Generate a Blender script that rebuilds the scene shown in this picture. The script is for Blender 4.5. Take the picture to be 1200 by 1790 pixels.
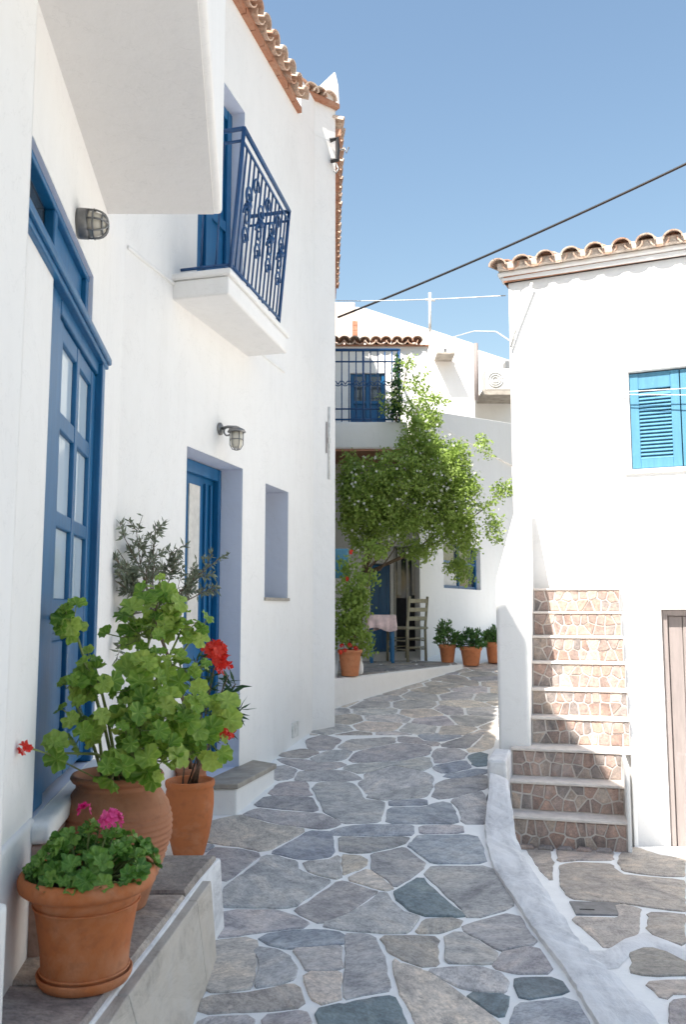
import bpy, bmesh, math, random
import numpy as np
from mathutils import Vector, Matrix, Quaternion

R = math.radians
scene = bpy.context.scene
for o in list(bpy.data.objects):
    bpy.data.objects.remove(o)
col = scene.collection

# ------------------------------------------------------------------ camera
F, CX, CY, HOR, CAMZ = 1500.0, 600.0, 895.0, 1065.0, 1.45
PITCH = math.atan((HOR - CY) / F)
cam_data = bpy.data.cameras.new('camera')
cam_data.sensor_fit = 'HORIZONTAL'
cam_data.sensor_width = 36.0
cam_data.lens = 36.0 * F / 1200.0
cam_data.clip_start = 0.05
cam_data.clip_end = 5000
cam_data.dof.use_dof = True
cam_data.dof.focus_distance = 5.2
cam_data.dof.aperture_fstop = 8.0
cam = bpy.data.objects.new('camera', cam_data)
cam.location = (0, 0, CAMZ)
cam.rotation_euler = (R(90) + PITCH, 0, 0)
col.objects.link(cam)
scene.camera = cam

# ------------------------------------------------------------------ sky and sun
SUN_AZ = (-0.56, -0.828)      # towards the sun, in plan
SUN_EL = R(52)
world = bpy.data.worlds.new('World')
scene.world = world
world.use_nodes = True
wn = world.node_tree
for n in list(wn.nodes):
    wn.nodes.remove(n)
sky = wn.nodes.new('ShaderNodeTexSky')
sky.sky_type = 'NISHITA'
sky.sun_disc = False
sky.sun_elevation = SUN_EL
sky.sun_rotation = math.atan2(SUN_AZ[0], SUN_AZ[1])
sky.air_density = 1.8
sky.dust_density = 1.5
sky.ozone_density = 3.0
bg = wn.nodes.new('ShaderNodeBackground')
bg.inputs['Strength'].default_value = 0.083
wo = wn.nodes.new('ShaderNodeOutputWorld')
wn.links.new(sky.outputs[0], bg.inputs[0])
wn.links.new(bg.outputs[0], wo.inputs[0])
sd = bpy.data.lights.new('sun', 'SUN')
sd.energy = 5.0
sd.angle = R(0.53)
sd.color = (1.0, 0.94, 0.86)
sun = bpy.data.objects.new('sun', sd)
sv = Vector((SUN_AZ[0] * math.cos(SUN_EL), SUN_AZ[1] * math.cos(SUN_EL), math.sin(SUN_EL)))
sun.rotation_euler = sv.to_track_quat('Z', 'Y').to_euler()
sun.location = (-6, -10, 14)
col.objects.link(sun)

scene.render.engine = 'CYCLES'
scene.render.resolution_x, scene.render.resolution_y = 687, 1024
scene.view_settings.view_transform = 'Standard'
scene.view_settings.look = 'None'
scene.view_settings.gamma = 1.0
scene.view_settings.use_curve_mapping = False
scene.view_settings.exposure = 1.22
scene.cycles.max_bounces = 10
scene.cycles.diffuse_bounces = 6

# ------------------------------------------------------------------ helpers: survey
FW = Vector((0, math.cos(PITCH), math.sin(PITCH)))
UP = Vector((0, -math.sin(PITCH), math.cos(PITCH)))
CAM = Vector((0, 0, CAMZ))


def ray(x, y):
    return Vector((x - CX, 0, 0)) + FW * F - UP * (y - CY)


def PY(x, y, Y):
    d = ray(x, y)
    return CAM + d * (Y / d.y)


def PZ(x, y, z):
    d = ray(x, y)
    return CAM + d * ((z - CAMZ) / d.z)


def zp(Y):                                    # the alley climbs away from the camera
    t = Y - 4.6
    return .05 * (t + math.sqrt(t * t + .5))


def zc(Y):                                    # the lower court on the right
    z = -.08 - .06 * (Y - 3.9)
    if Y > 6.3:
        z -= .2 * (Y - 6.3)
    return z


def hit(x, y, fz):
    d = ray(x, y)
    lo, hi = .5, 40.
    for _ in range(50):
        Y = (lo + hi) / 2
        if (CAM + d * (Y / d.y)).z > fz(Y):
            lo = Y
        else:
            hi = Y
    return CAM + d * (lo / d.y)


def PLN(x, y, A, D):                          # view line with the upright plane through A along D
    d = ray(x, y)
    det = -d.x * D[1] + d.y * D[0]
    t = (-A[0] * D[1] + A[1] * D[0]) / det
    return CAM + d * t


# ------------------------------------------------------------------ helpers: objects
def tag(o, label=None, cat=None, group=None, kind=None):
    if label: o['label'] = label
    if cat: o['category'] = cat
    if group: o['group'] = group
    if kind: o['kind'] = kind
    return o


def empty(name, loc, label, cat, group=None):
    o = bpy.data.objects.new(name, None)
    o.location = loc
    o.empty_display_size = .1
    col.objects.link(o)
    return tag(o, label, cat, group)


def link(name, me, mat=None, parent=None, smooth=False, color=None):
    o = bpy.data.objects.new(name, me)
    col.objects.link(o)
    if mat is not None and len(me.materials) == 0:
        me.materials.append(mat)
    if smooth:
        me.polygons.foreach_set('use_smooth', [True] * len(me.polygons))
    if parent is not None:
        o.parent = parent
        o.matrix_parent_inverse = Matrix.Translation(-world_loc(parent))
    if color: o.color = (*color, 1)
    return o


def world_loc(p):
    v = Vector(p.location)
    # parents are only ever translated; children keep world coordinates
    if p.parent is not None and p.type == 'EMPTY':
        v = v + world_loc(p.parent)
    return v


def pydata(name, v, f, mat=None, parent=None, smooth=False, color=None):
    me = bpy.data.meshes.new(name)
    me.from_pydata([tuple(a) for a in v], [], f)
    me.update()
    return link(name, me, mat, parent, smooth, color)


def from_bm(name, bm, mat=None, parent=None, smooth=False, color=None):
    me = bpy.data.meshes.new(name)
    bm.to_mesh(me)
    bm.free()
    return link(name, me, mat, parent, smooth, color)


def bevel(o, w=.01, seg=2, ang=30):
    m = o.modifiers.new('bevel', 'BEVEL')
    m.width = w; m.segments = seg; m.limit_method = 'ANGLE'; m.angle_limit = R(ang)
    m.harden_normals = False
    return o


def bm_box(bm, c, ex, ey, ez, hx, hy, hz):
    c = Vector(c)
    vs = []
    for sx in (-1, 1):
        for sy in (-1, 1):
            for sz in (-1, 1):
                vs.append(bm.verts.new(c + ex * (sx * hx) + ey * (sy * hy) + ez * (sz * hz)))
    for q in ((0, 1, 3, 2), (4, 6, 7, 5), (0, 4, 5, 1), (2, 3, 7, 6), (0, 2, 6, 4), (1, 5, 7, 3)):
        bm.faces.new([vs[i] for i in q])


XA, YA, ZA = Vector((1, 0, 0)), Vector((0, 1, 0)), Vector((0, 0, 1))


def box(name, lo, hi, mat, parent=None, bev=0, color=None):
    bm = bmesh.new()
    lo, hi = Vector(lo), Vector(hi)
    h = (hi - lo) / 2
    bm_box(bm, (lo + hi) / 2, XA, YA, ZA, h.x, h.y, h.z)
    bmesh.ops.recalc_face_normals(bm, faces=bm.faces)
    o = from_bm(name, bm, mat, parent, color=color)
    if bev: bevel(o, bev)
    return o


class Frame:
    """upright wall frame: s along the wall, n out of the wall, z up"""
    def __init__(self, A, B):
        self.A = Vector((A[0], A[1], 0))
        d = Vector((B[0] - A[0], B[1] - A[1], 0))
        self.L = d.length
        self.e = d.normalized()
        self.n = Vector((self.e.y, -self.e.x, 0))

    def p(self, s, n, z):
        q = self.A + self.e * s + self.n * n
        return Vector((q.x, q.y, z))

    def s_of(self, x, y):
        q = PLN(x, y, self.A, self.e)
        return (q - self.A).dot(Vector((self.e.x, self.e.y, 0))), q.z

    def box(self, name, s0, s1, n0, n1, z0, z1, mat, parent=None, bev=0, color=None):
        bm = bmesh.new()
        c = self.p((s0 + s1) / 2, (n0 + n1) / 2, (z0 + z1) / 2)
        bm_box(bm, c, self.e, self.n, ZA, abs(s1 - s0) / 2, abs(n1 - n0) / 2, abs(z1 - z0) / 2)
        bmesh.ops.recalc_face_normals(bm, faces=bm.faces)
        o = from_bm(name, bm, mat, parent, color=color)
        if bev: bevel(o, bev)
        return o


def wall_sheet(name, pts, z0, z1, ops, mat, parent=None, bev=.02, reveal=None):
    """upright wall along a polyline, outside on the right hand; ops = (segment, s0, s1, z0, z1, depth)"""
    bm = bmesh.new()
    zb = sorted({z0, z1} | {o[3] for o in ops} | {o[4] for o in ops})
    for i in range(len(pts) - 1):
        fr = Frame(pts[i], pts[i + 1])
        mine = [o for o in ops if o[0] == i]
        sb = sorted({0., fr.L} | {o[1] for o in mine} | {o[2] for o in mine})
        for a, b in zip(sb, sb[1:]):
            for c, d in zip(zb, zb[1:]):
                m = ((a + b) / 2, (c + d) / 2)
                if any(o[1] < m[0] < o[2] and o[3] < m[1] < o[4] for o in mine):
                    continue
                bm.faces.new([bm.verts.new(fr.p(*q)) for q in ((a, 0, c), (b, 0, c), (b, 0, d), (a, 0, d))])
        n0 = len(bm.faces)
        for (_, a, b, c, d, dep) in mine:
            zz = [z for z in zb if c <= z <= d]
            for z_, w_ in zip(zz, zz[1:]):
                bm.faces.new([bm.verts.new(fr.p(*q)) for q in ((a, 0, z_), (a, 0, w_), (a, -dep, w_), (a, -dep, z_))])
                bm.faces.new([bm.verts.new(fr.p(*q)) for q in ((b, 0, w_), (b, 0, z_), (b, -dep, z_), (b, -dep, w_))])
            bm.faces.new([bm.verts.new(fr.p(*q)) for q in ((a, 0, d), (b, 0, d), (b, -dep, d), (a, -dep, d))])
            bm.faces.new([bm.verts.new(fr.p(*q)) for q in ((b, 0, c), (a, 0, c), (a, -dep, c), (b, -dep, c))])
        bm.faces.ensure_lookup_table()
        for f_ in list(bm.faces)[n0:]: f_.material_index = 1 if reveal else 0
    bmesh.ops.remove_doubles(bm, verts=bm.verts, dist=.0008)
    o = from_bm(name, bm, mat, parent)
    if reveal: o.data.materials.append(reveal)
    return o


def prism(name, poly, z0, z1, mat, parent=None, bev=0, color=None):
    """plan polygon (x,y) pulled from z0 to z1; z1 may be a list"""
    n = len(poly)
    zt = z1 if isinstance(z1, (list, tuple)) else [z1] * n
    zb = z0 if isinstance(z0, (list, tuple)) else [z0] * n
    bm = bmesh.new()
    lo = [bm.verts.new((p[0], p[1], zb[i])) for i, p in enumerate(poly)]
    hi = [bm.verts.new((p[0], p[1], zt[i])) for i, p in enumerate(poly)]
    bm.faces.new(lo[::-1]); bm.faces.new(hi)
    for i in range(n):
        j = (i + 1) % n
        bm.faces.new((lo[i], lo[j], hi[j], hi[i]))
    bmesh.ops.recalc_face_normals(bm, faces=bm.faces)
    o = from_bm(name, bm, mat, parent, color=color)
    if bev: bevel(o, bev)
    return o


def bm_tube(bm, path, r, seg=8, cap=True):
    path = [Vector(p) for p in path]
    n = len(path)
    rr = r if isinstance(r, (list, tuple)) else [r] * n
    rings = []
    ref = None
    for i, p in enumerate(path):
        t = (path[min(i + 1, n - 1)] - path[max(i - 1, 0)])
        if t.length < 1e-9: t = Vector((0, 0, 1))
        t.normalize()
        if ref is None:
            ref = t.cross(ZA) if abs(t.z) < .95 else t.cross(XA)
        ref = (ref - t * ref.dot(t)).normalized()
        b = t.cross(ref)
        rings.append([bm.verts.new(p + (ref * math.cos(2 * math.pi * k / seg) + b * math.sin(2 * math.pi * k / seg)) * rr[i]) for k in range(seg)])
    for a, b in zip(rings, rings[1:]):
        for k in range(seg):
            bm.faces.new((a[k], a[(k + 1) % seg], b[(k + 1) % seg], b[k]))
    if cap:
        bm.faces.new(rings[0][::-1]); bm.faces.new(rings[-1])


def tube(name, path, r, mat, parent=None, seg=8, smooth=True, color=None):
    bm = bmesh.new()
    bm_tube(bm, path, r, seg)
    return from_bm(name, bm, mat, parent, smooth, color)


def lathe(name, prof, loc, mat, parent=None, seg=40, smooth=True, color=None, wob=0, seed=1):
    bm = bmesh.new()
    rnd = random.Random(seed)
    ph = [rnd.uniform(0, 6.28) for _ in range(4)]
    rings = []
    for (r, z) in prof:
        ring = []
        for k in range(seg):
            a = 2 * math.pi * k / seg
            q = 1 + wob * (math.sin(2 * a + ph[0] + z * 3) + .6 * math.sin(3 * a + ph[1] - z * 5))
            ring.append(bm.verts.new((loc[0] + r * q * math.cos(a), loc[1] + r * q * math.sin(a), loc[2] + z)))
        rings.append(ring)
    for a, b in zip(rings, rings[1:]):
        for k in range(seg):
            bm.faces.new((a[k], a[(k + 1) % seg], b[(k + 1) % seg], b[k]))
    bm.faces.new(rings[0][::-1]); bm.faces.new(rings[-1])
    o = from_bm(name, bm, mat, parent, smooth, color)
    return o


# ------------------------------------------------------------------ materials
def mat_new(name):
    m = bpy.data.materials.new(name)
    m.use_nodes = True
    nt = m.node_tree
    b = nt.nodes['Principled BSDF']
    return m, nt, b


def nd(nt, t, **kw):
    n = nt.nodes.new(t)
    for k, v in kw.items():
        if k in n.inputs: n.inputs[k].default_value = v
        else: setattr(n, k, v)
    return n


def coords(nt, obj=False):
    if obj:
        return nt.nodes.new('ShaderNodeTexCoord').outputs['Object']
    return nt.nodes.new('ShaderNodeNewGeometry').outputs['Position']


def noise(nt, src, scale, detail=4, rough=.55, dist=0):
    n = nd(nt, 'ShaderNodeTexNoise')
    n.inputs['Scale'].default_value = scale
    n.inputs['Detail'].default_value = detail
    n.inputs['Roughness'].default_value = rough
    n.inputs['Distortion'].default_value = dist
    nt.links.new(src, n.inputs['Vector'])
    return n.outputs[0]


def ramp(nt, src, stops):
    r = nt.nodes.new('ShaderNodeValToRGB')
    el = r.color_ramp.elements
    while len(el) < len(stops): el.new(.5)
    for e, (p, c) in zip(el, stops):
        e.position = p
        e.color = (*c, 1) if len(c) == 3 else c
    nt.links.new(src, r.inputs[0])
    return r.outputs[0]


def mix(nt, fac, a, b, mode='MIX'):
    m = nt.nodes.new('ShaderNodeMix')
    m.data_type = 'RGBA'; m.blend_type = mode
    for s, v in ((m.inputs[0], fac), (m.inputs[6], a), (m.inputs[7], b)):
        if isinstance(v, (int, float)): s.default_value = v
        elif isinstance(v, tuple): s.default_value = (*v, 1)
        else: nt.links.new(v, s)
    return m.outputs[2]


def bump(nt, b, parts, dist=.02):
    prev = None
    for (src, st, d) in parts:
        n = nt.nodes.new('ShaderNodeBump')
        n.inputs['Strength'].default_value = st
        n.inputs['Distance'].default_value = d
        nt.links.new(src, n.inputs['Height'])
        if prev is not None: nt.links.new(prev, n.inputs['Normal'])
        prev = n.outputs[0]
    nt.links.new(prev, b.inputs['Normal'])


def m_plaster(name, base=(.80, .79, .775), dirt=(.62, .60, .57), amount=.35, lump=.5, soft=0):
    m, nt, b = mat_new(name)
    g = coords(nt)
    n1 = noise(nt, g, 1.3, 5, .6, .4)
    n2 = noise(nt, g, 9, 5, .6)
    f = ramp(nt, n1, [(.5, (0, 0, 0)), (.78, (1, 1, 1))])
    f2 = mix(nt, 1., f, n2, 'MULTIPLY')
    c = mix(nt, f2, base, dirt)
    nt.nodes[-1].inputs[0].default_value = 0
    mm = nt.nodes.new('ShaderNodeMath'); mm.operation = 'MULTIPLY'; mm.inputs[1].default_value = amount
    nt.links.new(f2, mm.inputs[0])
    c = mix(nt, mm.outputs[0], base, dirt)
    bs_ = nt.nodes.new('ShaderNodeMapping'); bs_.inputs['Scale'].default_value = (1, 1, .25)
    nt.links.new(g, bs_.inputs[0])
    nb_ = noise(nt, bs_.outputs[0], 7, 6, .7, .5)
    c = mix(nt, ramp(nt, nb_, [(.45, (0, 0, 0)), (.75, (.45 * amount, .45 * amount, .45 * amount))]), c, dirt)
    cr_ = noise(nt, g, 1.7, 9, .62, 2.2)
    c = mix(nt, ramp(nt, cr_, [(.4975, (0, 0, 0)), (.5, (.22, .22, .22)), (.5025, (0, 0, 0))]), c, (.35, .34, .33))
    nt.links.new(c, b.inputs['Base Color'])
    b.inputs['Roughness'].default_value = .88
    b.inputs['Specular IOR Level'].default_value = .25
    bump(nt, b, [(noise(nt, g, 2.2, 3), lump, .035), (noise(nt, g, 14, 4), .35, .008), (noise(nt, g, 90, 3), .25, .002)])
    if soft:
        bv = nt.nodes.new('ShaderNodeBevel')
        bv.samples = 4
        bv.inputs['Radius'].default_value = soft
        first = [n for n in nt.nodes if n.bl_idname == 'ShaderNodeBump'][0]
        nt.links.new(bv.outputs[0], first.inputs['Normal'])
    return m


def m_worn(name, base=(.76, .76, .77), under=(.36, .36, .38)):
    m, nt, b = mat_new(name)
    g = coords(nt)
    mp = nt.nodes.new('ShaderNodeMapping'); mp.inputs['Scale'].default_value = (2.2, .8, 2.2)
    nt.links.new(g, mp.inputs[0])
    n1 = noise(nt, mp.outputs[0], 3.0, 7, .68, .6)
    n2 = noise(nt, g, 34, 5, .7)
    n3 = noise(nt, g, 7, 5, .6)
    f = ramp(nt, n1, [(.45, (0, 0, 0)), (.68, (.85, .85, .85))])
    f = mix(nt, .75, f, ramp(nt, n2, [(.35, (.1, .1, .1)), (.65, (1, 1, 1))]), 'MULTIPLY')
    c = mix(nt, f, base, under)
    c = mix(nt, ramp(nt, n3, [(.45, (0, 0, 0)), (.8, (.35, .35, .35))]), c, (.60, .59, .58))
    nt.links.new(c, b.inputs['Base Color'])
    b.inputs['Roughness'].default_value = .85
    b.inputs['Specular IOR Level'].default_value = .25
    bump(nt, b, [(n1, .7, .02), (n3, .5, .012), (n2, .5, .004)])
    return m


def m_paint(name, base, dark, rough=.38, spec=.5, scale=6):
    m, nt, b = mat_new(name)
    g = coords(nt)
    st = nt.nodes.new('ShaderNodeMapping')
    st.inputs['Scale'].default_value = (1, 1, .12)
    nt.links.new(g, st.inputs[0])
    n = noise(nt, st.outputs[0], scale * 5, 4)
    n2 = noise(nt, g, scale, 5, .7)
    c = mix(nt, ramp(nt, n, [(.35, (0, 0, 0)), (.7, (1, 1, 1))]), base, dark)
    c = mix(nt, ramp(nt, n2, [(.62, (0, 0, 0)), (.8, (.35, .35, .35))]), c, tuple(min(1, x * 1.5 + .06) for x in base))
    nt.links.new(c, b.inputs['Base Color'])
    b.inputs['Roughness'].default_value = rough
    b.inputs['Specular IOR Level'].default_value = spec
    bump(nt, b, [(n, .25, .003), (n2, .2, .004)])
    return m


def m_stone(name, rough=.62, fleck=.25, streak=True, scale=1.):
    """colour comes from the object's own colour"""
    m, nt, b = mat_new(name)
    oi = nt.nodes.new('ShaderNodeObjectInfo')
    g = coords(nt)
    ofs = nt.nodes.new('ShaderNodeVectorMath'); ofs.operation = 'ADD'
    sc = nt.nodes.new('ShaderNodeVectorMath'); sc.operation = 'SCALE'
    cmb = nt.nodes.new('ShaderNodeCombineXYZ')
    for i in range(3): nt.links.new(oi.outputs['Random'], cmb.inputs[i])
    nt.links.new(cmb.outputs[0], sc.inputs[0]); sc.inputs['Scale'].default_value = 37.
    nt.links.new(g, ofs.inputs[0]); nt.links.new(sc.outputs[0], ofs.inputs[1])
    rot = nt.nodes.new('ShaderNodeVectorRotate'); rot.rotation_type = 'Z_AXIS'
    ml = nt.nodes.new('ShaderNodeMath'); ml.operation = 'MULTIPLY'; ml.inputs[1].default_value = 6.28
    nt.links.new(oi.outputs['Random'], ml.inputs[0])
    nt.links.new(ml.outputs[0], rot.inputs['Angle']); nt.links.new(ofs.outputs[0], rot.inputs['Vector'])
    mp = nt.nodes.new('ShaderNodeMapping'); mp.inputs['Scale'].default_value = (1, 1.7, 1)
    nt.links.new(rot.outputs[0], mp.inputs[0])
    n1 = noise(nt, mp.outputs[0], 3.2 * scale, 6, .62, .8)
    n2 = noise(nt, ofs.outputs[0], 17 * scale, 6, .7, .3)
    n3 = noise(nt, mp.outputs[0], 55 * scale, 4, .7)
    c = mix(nt, ramp(nt, n1, [(.3, (.62, .62, .64)), (.52, (1, 1, 1)), (.72, (1.28, 1.22, 1.14))]), oi.outputs['Color'], oi.outputs['Color'])
    r1 = ramp(nt, n1, [(.3, (.60, .61, .64)), (.5, (.98, .98, .98)), (.7, (1.3, 1.22, 1.12))])
    c = mix(nt, 1., oi.outputs['Color'], r1, 'MULTIPLY')
    r2 = ramp(nt, n2, [(.34, (.66, .66, .67)), (.5, (1, 1, 1)), (.68, (1.28, 1.27, 1.26))])
    c = mix(nt, .8, c, r2, 'MULTIPLY')
    r3 = ramp(nt, n3, [(.36, (.55, .55, .55)), (.55, (1.05, 1.05, 1.05))])
    c = mix(nt, .6, c, r3, 'MULTIPLY')
    mq = nt.nodes.new('ShaderNodeMapping'); mq.inputs['Scale'].default_value = (1, 3, 1); mq.inputs['Rotation'].default_value = (0, 0, .5)
    nt.links.new(rot.outputs[0], mq.inputs[0])
    n4 = noise(nt, mq.outputs[0], 4.5 * scale, 8, .7, 1.6)
    c = mix(nt, ramp(nt, n4, [(.485, (0, 0, 0)), (.5, (.55, .55, .55)), (.515, (0, 0, 0))]), c, (.10, .10, .105))
    n5 = noise(nt, g, 6, 5, .6)
    c = mix(nt, ramp(nt, n5, [(.56, (0, 0, 0)), (.75, (.30, .30, .30))]), c, (.62, .60, .57))
    nt.links.new(c, b.inputs['Base Color'])
    b.inputs['Roughness'].default_value = rough
    b.inputs['Specular IOR Level'].default_value = .35
    bump(nt, b, [(n1, .5, .012), (n2, .45, .006), (n3, .3, .002)])
    return m


def m_simple(name, c, rough=.6, metal=0., var=.25, scale=12, spec=.4, bmp=.2):
    m, nt, b = mat_new(name)
    g = coords(nt)
    n = noise(nt, g, scale, 5, .6)
    k0 = tuple(x * (1 - var) for x in c); k1 = tuple(min(1, x * (1 + var)) for x in c)
    nt.links.new(ramp(nt, n, [(.3, k0), (.7, k1)]), b.inputs['Base Color'])
    b.inputs['Roughness'].default_value = rough
    b.inputs['Metallic'].default_value = metal
    b.inputs['Specular IOR Level'].default_value = spec
    if bmp: bump(nt, b, [(noise(nt, g, scale * 4, 4), bmp, .004)])
    return m


def m_terracotta(name, c=(.46, .145, .048), pale=(.56, .33, .21), amt=.5, dark=(.2, .075, .04)):
    m, nt, b = mat_new(name)
    g = coords(nt)
    n1 = noise(nt, g, 5, 6, .65, .5)
    n2 = noise(nt, g, 28, 5, .6)
    cc = mix(nt, ramp(nt, n1, [(.48, (0, 0, 0)), (.75, (amt, amt, amt))]), c, pale)
    cc = mix(nt, ramp(nt, n2, [(.32, (.3, .3, .3)), (.5, (0, 0, 0))]), cc, dark)
    nt.links.new(cc, b.inputs['Base Color'])
    b.inputs['Roughness'].default_value = .72
    b.inputs['Specular IOR Level'].default_value = .3
    bump(nt, b, [(n1, .25, .006), (n2, .3, .003)])
    return m


def m_tile(name):
    m, nt, b = mat_new(name)
    oi = nt.nodes.new('ShaderNodeObjectInfo')
    g = coords(nt)
    n1 = noise(nt, g, 9, 6, .65, .6)
    n2 = noise(nt, g, 40, 5, .6)
    base = ramp(nt, oi.outputs['Random'], [(0, (.44, .24, .16)), (.35, (.54, .34, .24)), (.65, (.60, .45, .35)), (1, (.42, .28, .21))])
    c = mix(nt, ramp(nt, n1, [(.47, (0, 0, 0)), (.66, (.75, .75, .75))]), base, (.72, .65, .55))
    c = mix(nt, ramp(nt, n2, [(.3, (.6, .6, .6)), (.46, (0, 0, 0))]), c, (.12, .075, .05))
    nt.links.new(c, b.inputs['Base Color'])
    b.inputs['Roughness'].default_value = .85
    bump(nt, b, [(n1, .35, .008), (n2, .4, .004)])
    return m


def m_leaf(name, c0, c1, c2, trans=.35, rough=.45, scale=14, veins=False):
    """a little light comes through the blade"""
    m, nt, b = mat_new(name)
    oi = nt.nodes.new('ShaderNodeObjectInfo')
    g = coords(nt)
    n = noise(nt, g, scale, 3, .6)
    ad = nt.nodes.new('ShaderNodeMath'); ad.operation = 'MULTIPLY_ADD'
    ad.inputs[1].default_value = .6; ad.inputs[2].default_value = -.0
    nt.links.new(oi.outputs['Random'], ad.inputs[0])
    a2 = nt.nodes.new('ShaderNodeMath'); a2.operation = 'MULTIPLY_ADD'; a2.inputs[1].default_value = .55
    nt.links.new(n, a2.inputs[0]); nt.links.new(ad.outputs[0], a2.inputs[2])
    c = ramp(nt, a2.outputs[0], [(.12, c0), (.5, c1), (.88, c2)])
    if veins:
        oc_ = nt.nodes.new('ShaderNodeTexCoord').outputs['Object']
        sx_ = nt.nodes.new('ShaderNodeSeparateXYZ'); nt.links.new(oc_, sx_.inputs[0])
        at = nt.nodes.new('ShaderNodeMath'); at.operation = 'ARCTAN2'
        nt.links.new(sx_.outputs[1], at.inputs[0]); nt.links.new(sx_.outputs[0], at.inputs[1])
        mu = nt.nodes.new('ShaderNodeMath'); mu.operation = 'MULTIPLY_ADD'; mu.inputs[1].default_value = 3.5; mu.inputs[2].default_value = .15
        nt.links.new(at.outputs[0], mu.inputs[0])
        si = nt.nodes.new('ShaderNodeMath'); si.operation = 'SINE'; nt.links.new(mu.outputs[0], si.inputs[0])
        ab = nt.nodes.new('ShaderNodeMath'); ab.operation = 'ABSOLUTE'; nt.links.new(si.outputs[0], ab.inputs[0])
        c = mix(nt, ramp(nt, ab.outputs[0], [(.86, (0, 0, 0)), (1, (.30, .30, .30))]), c, tuple(min(1, k * 1.2 + .04) for k in c2))
        ln = nt.nodes.new('ShaderNodeVectorMath'); ln.operation = 'LENGTH'; nt.links.new(oc_, ln.inputs[0])
        c = mix(nt, ramp(nt, ln.outputs['Value'], [(.2, (0, 0, 0)), (.29, (.16, .16, .16)), (.37, (0, 0, 0))]), c, tuple(k * .75 for k in c0))
        bump(nt, b, [(ab.outputs[0], .22, .08), (n, .2, .05)])
    nt.links.new(c, b.inputs['Base Color'])
    b.inputs['Roughness'].default_value = rough
    b.inputs['Specular IOR Level'].default_value = .4
    t = nt.nodes.new('ShaderNodeBsdfTranslucent')
    nt.links.new(c, t.inputs[0])
    ms = nt.nodes.new('ShaderNodeMixShader'); ms.inputs[0].default_value = trans
    out = nt.nodes['Material Output']
    nt.links.new(b.outputs[0], ms.inputs[1]); nt.links.new(t.outputs[0], ms.inputs[2])
    nt.links.new(ms.outputs[0], out.inputs['Surface'])
    return m


def m_glass(name, tint=(.50, .60, .68), rough=.06):
    m, nt, b = mat_new(name)
    b.inputs['Base Color'].default_value = (*tint, 1)
    b.inputs['Roughness'].default_value = rough
    b.inputs['Specular IOR Level'].default_value = .8
    g = coords(nt)
    bump(nt, b, [(noise(nt, g, 5, 2), .06, .01)])
    return m


M = {}
M['wall'] = m_plaster('whitewash', soft=.018)
M['wall_far'] = m_plaster('whitewash_far', (.80, .785, .76), (.66, .62, .56), .3)
M['kerb'] = m_worn('whitewash_worn')
M['facing'] = m_worn('weathered_facing', (.54, .49, .43), (.27, .24, .21))
M['mortar'] = m_plaster('painted_mortar', (.85, .85, .84), (.55, .55, .54), .45, .4)
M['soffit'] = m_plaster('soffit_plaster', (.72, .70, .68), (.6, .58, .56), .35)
M['blue'] = m_paint('blue_gloss_paint', (.008, .115, .27), (.005, .085, .215), .34, .42)
M['blue_mid'] = m_paint('blue_shutter_paint', (.085, .25, .37), (.07, .21, .32), .5, .4)
M['iron'] = m_paint('blue_ironwork', (.012, .075, .21), (.008, .05, .15), .4, .5)
M['stone'] = m_stone('slate')
M['riserstone'] = m_stone('riser_stone', .75, scale=3.)
M['slab'] = m_simple('step_slab', (.33, .30, .26), .75, var=.3, scale=7, bmp=.5)
M['terra'] = m_terracotta('terracotta')
M['terra_rib'] = m_terracotta('old_terracotta', (.37, .155, .08), (.46, .26, .16), .7, (.16, .07, .045))
M['terra_pale'] = m_terracotta('pale_terracotta', (.50, .19, .085), (.56, .30, .17), .4)
M['tile'] = m_tile('roof_tile')
M['brick'] = m_terracotta('eave_brick', (.38, .18, .11), (.5, .36, .26), .7)
M['soil'] = m_simple('soil', (.05, .036, .025), .95, scale=30, var=.5, bmp=.8)
M['geranium'] = m_leaf('geranium_leaf', (.085, .19, .024), (.20, .36, .045), (.45, .57, .12), .42, veins=True)
M['geranium_dark'] = m_leaf('small_geranium_leaf', (.04, .12, .016), (.10, .24, .035), (.24, .40, .08), .3, veins=True)
M['olive'] = m_leaf('olive_leaf', (.08, .11, .065), (.17, .20, .135), (.32, .35, .26), .15, scale=30)
M['oleander'] = m_leaf('oleander_leaf', (.02, .06, .025), (.04, .10, .035), (.09, .17, .06), .15, scale=25)
M['vine'] = m_leaf('vine_leaf', (.13, .21, .035), (.30, .42, .09), (.58, .65, .30), .48, scale=9)
M['shrub'] = m_leaf('shrub_leaf', (.02, .07, .015), (.045, .13, .03), (.11, .22, .06), .25, scale=18)
M['stem'] = m_simple('green_stem', (.20, .24, .08), .7, scale=20)
M['bark'] = m_simple('bark', (.15, .11, .075), .9, scale=25, bmp=.7)
M['red'] = m_leaf('red_petal', (.50, .012, .012), (.70, .03, .02), (.80, .09, .05), .3, scale=60)
M['pink'] = m_leaf('pink_petal', (.62, .01, .16), (.75, .03, .26), (.8, .12, .36), .3, scale=60)
M['petal'] = m_leaf('white_petal', (.7, .7, .66), (.76, .76, .72), (.8, .8, .78), .3)
M['metal'] = m_simple('grey_metal', (.22, .22, .22), .45, .7, scale=15)
M['black'] = m_simple('black_cable', (.02, .02, .022), .55, scale=20)
M['whitewire'] = m_simple('white_cable', (.62, .62, .6), .6, scale=20)
M['frosted'] = m_simple('frosted_glass', (.60, .56, .48), .3, scale=10, var=.1)
M['glass'] = m_glass('pane_glass')  # bluish reflection in the panes is put into the base colour
M['darkglass'] = m_glass('dark_glass', (.05, .06, .07))
M['curtain'] = m_simple('curtain', (.62, .60, .56), .9, scale=14, var=.12)
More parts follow.
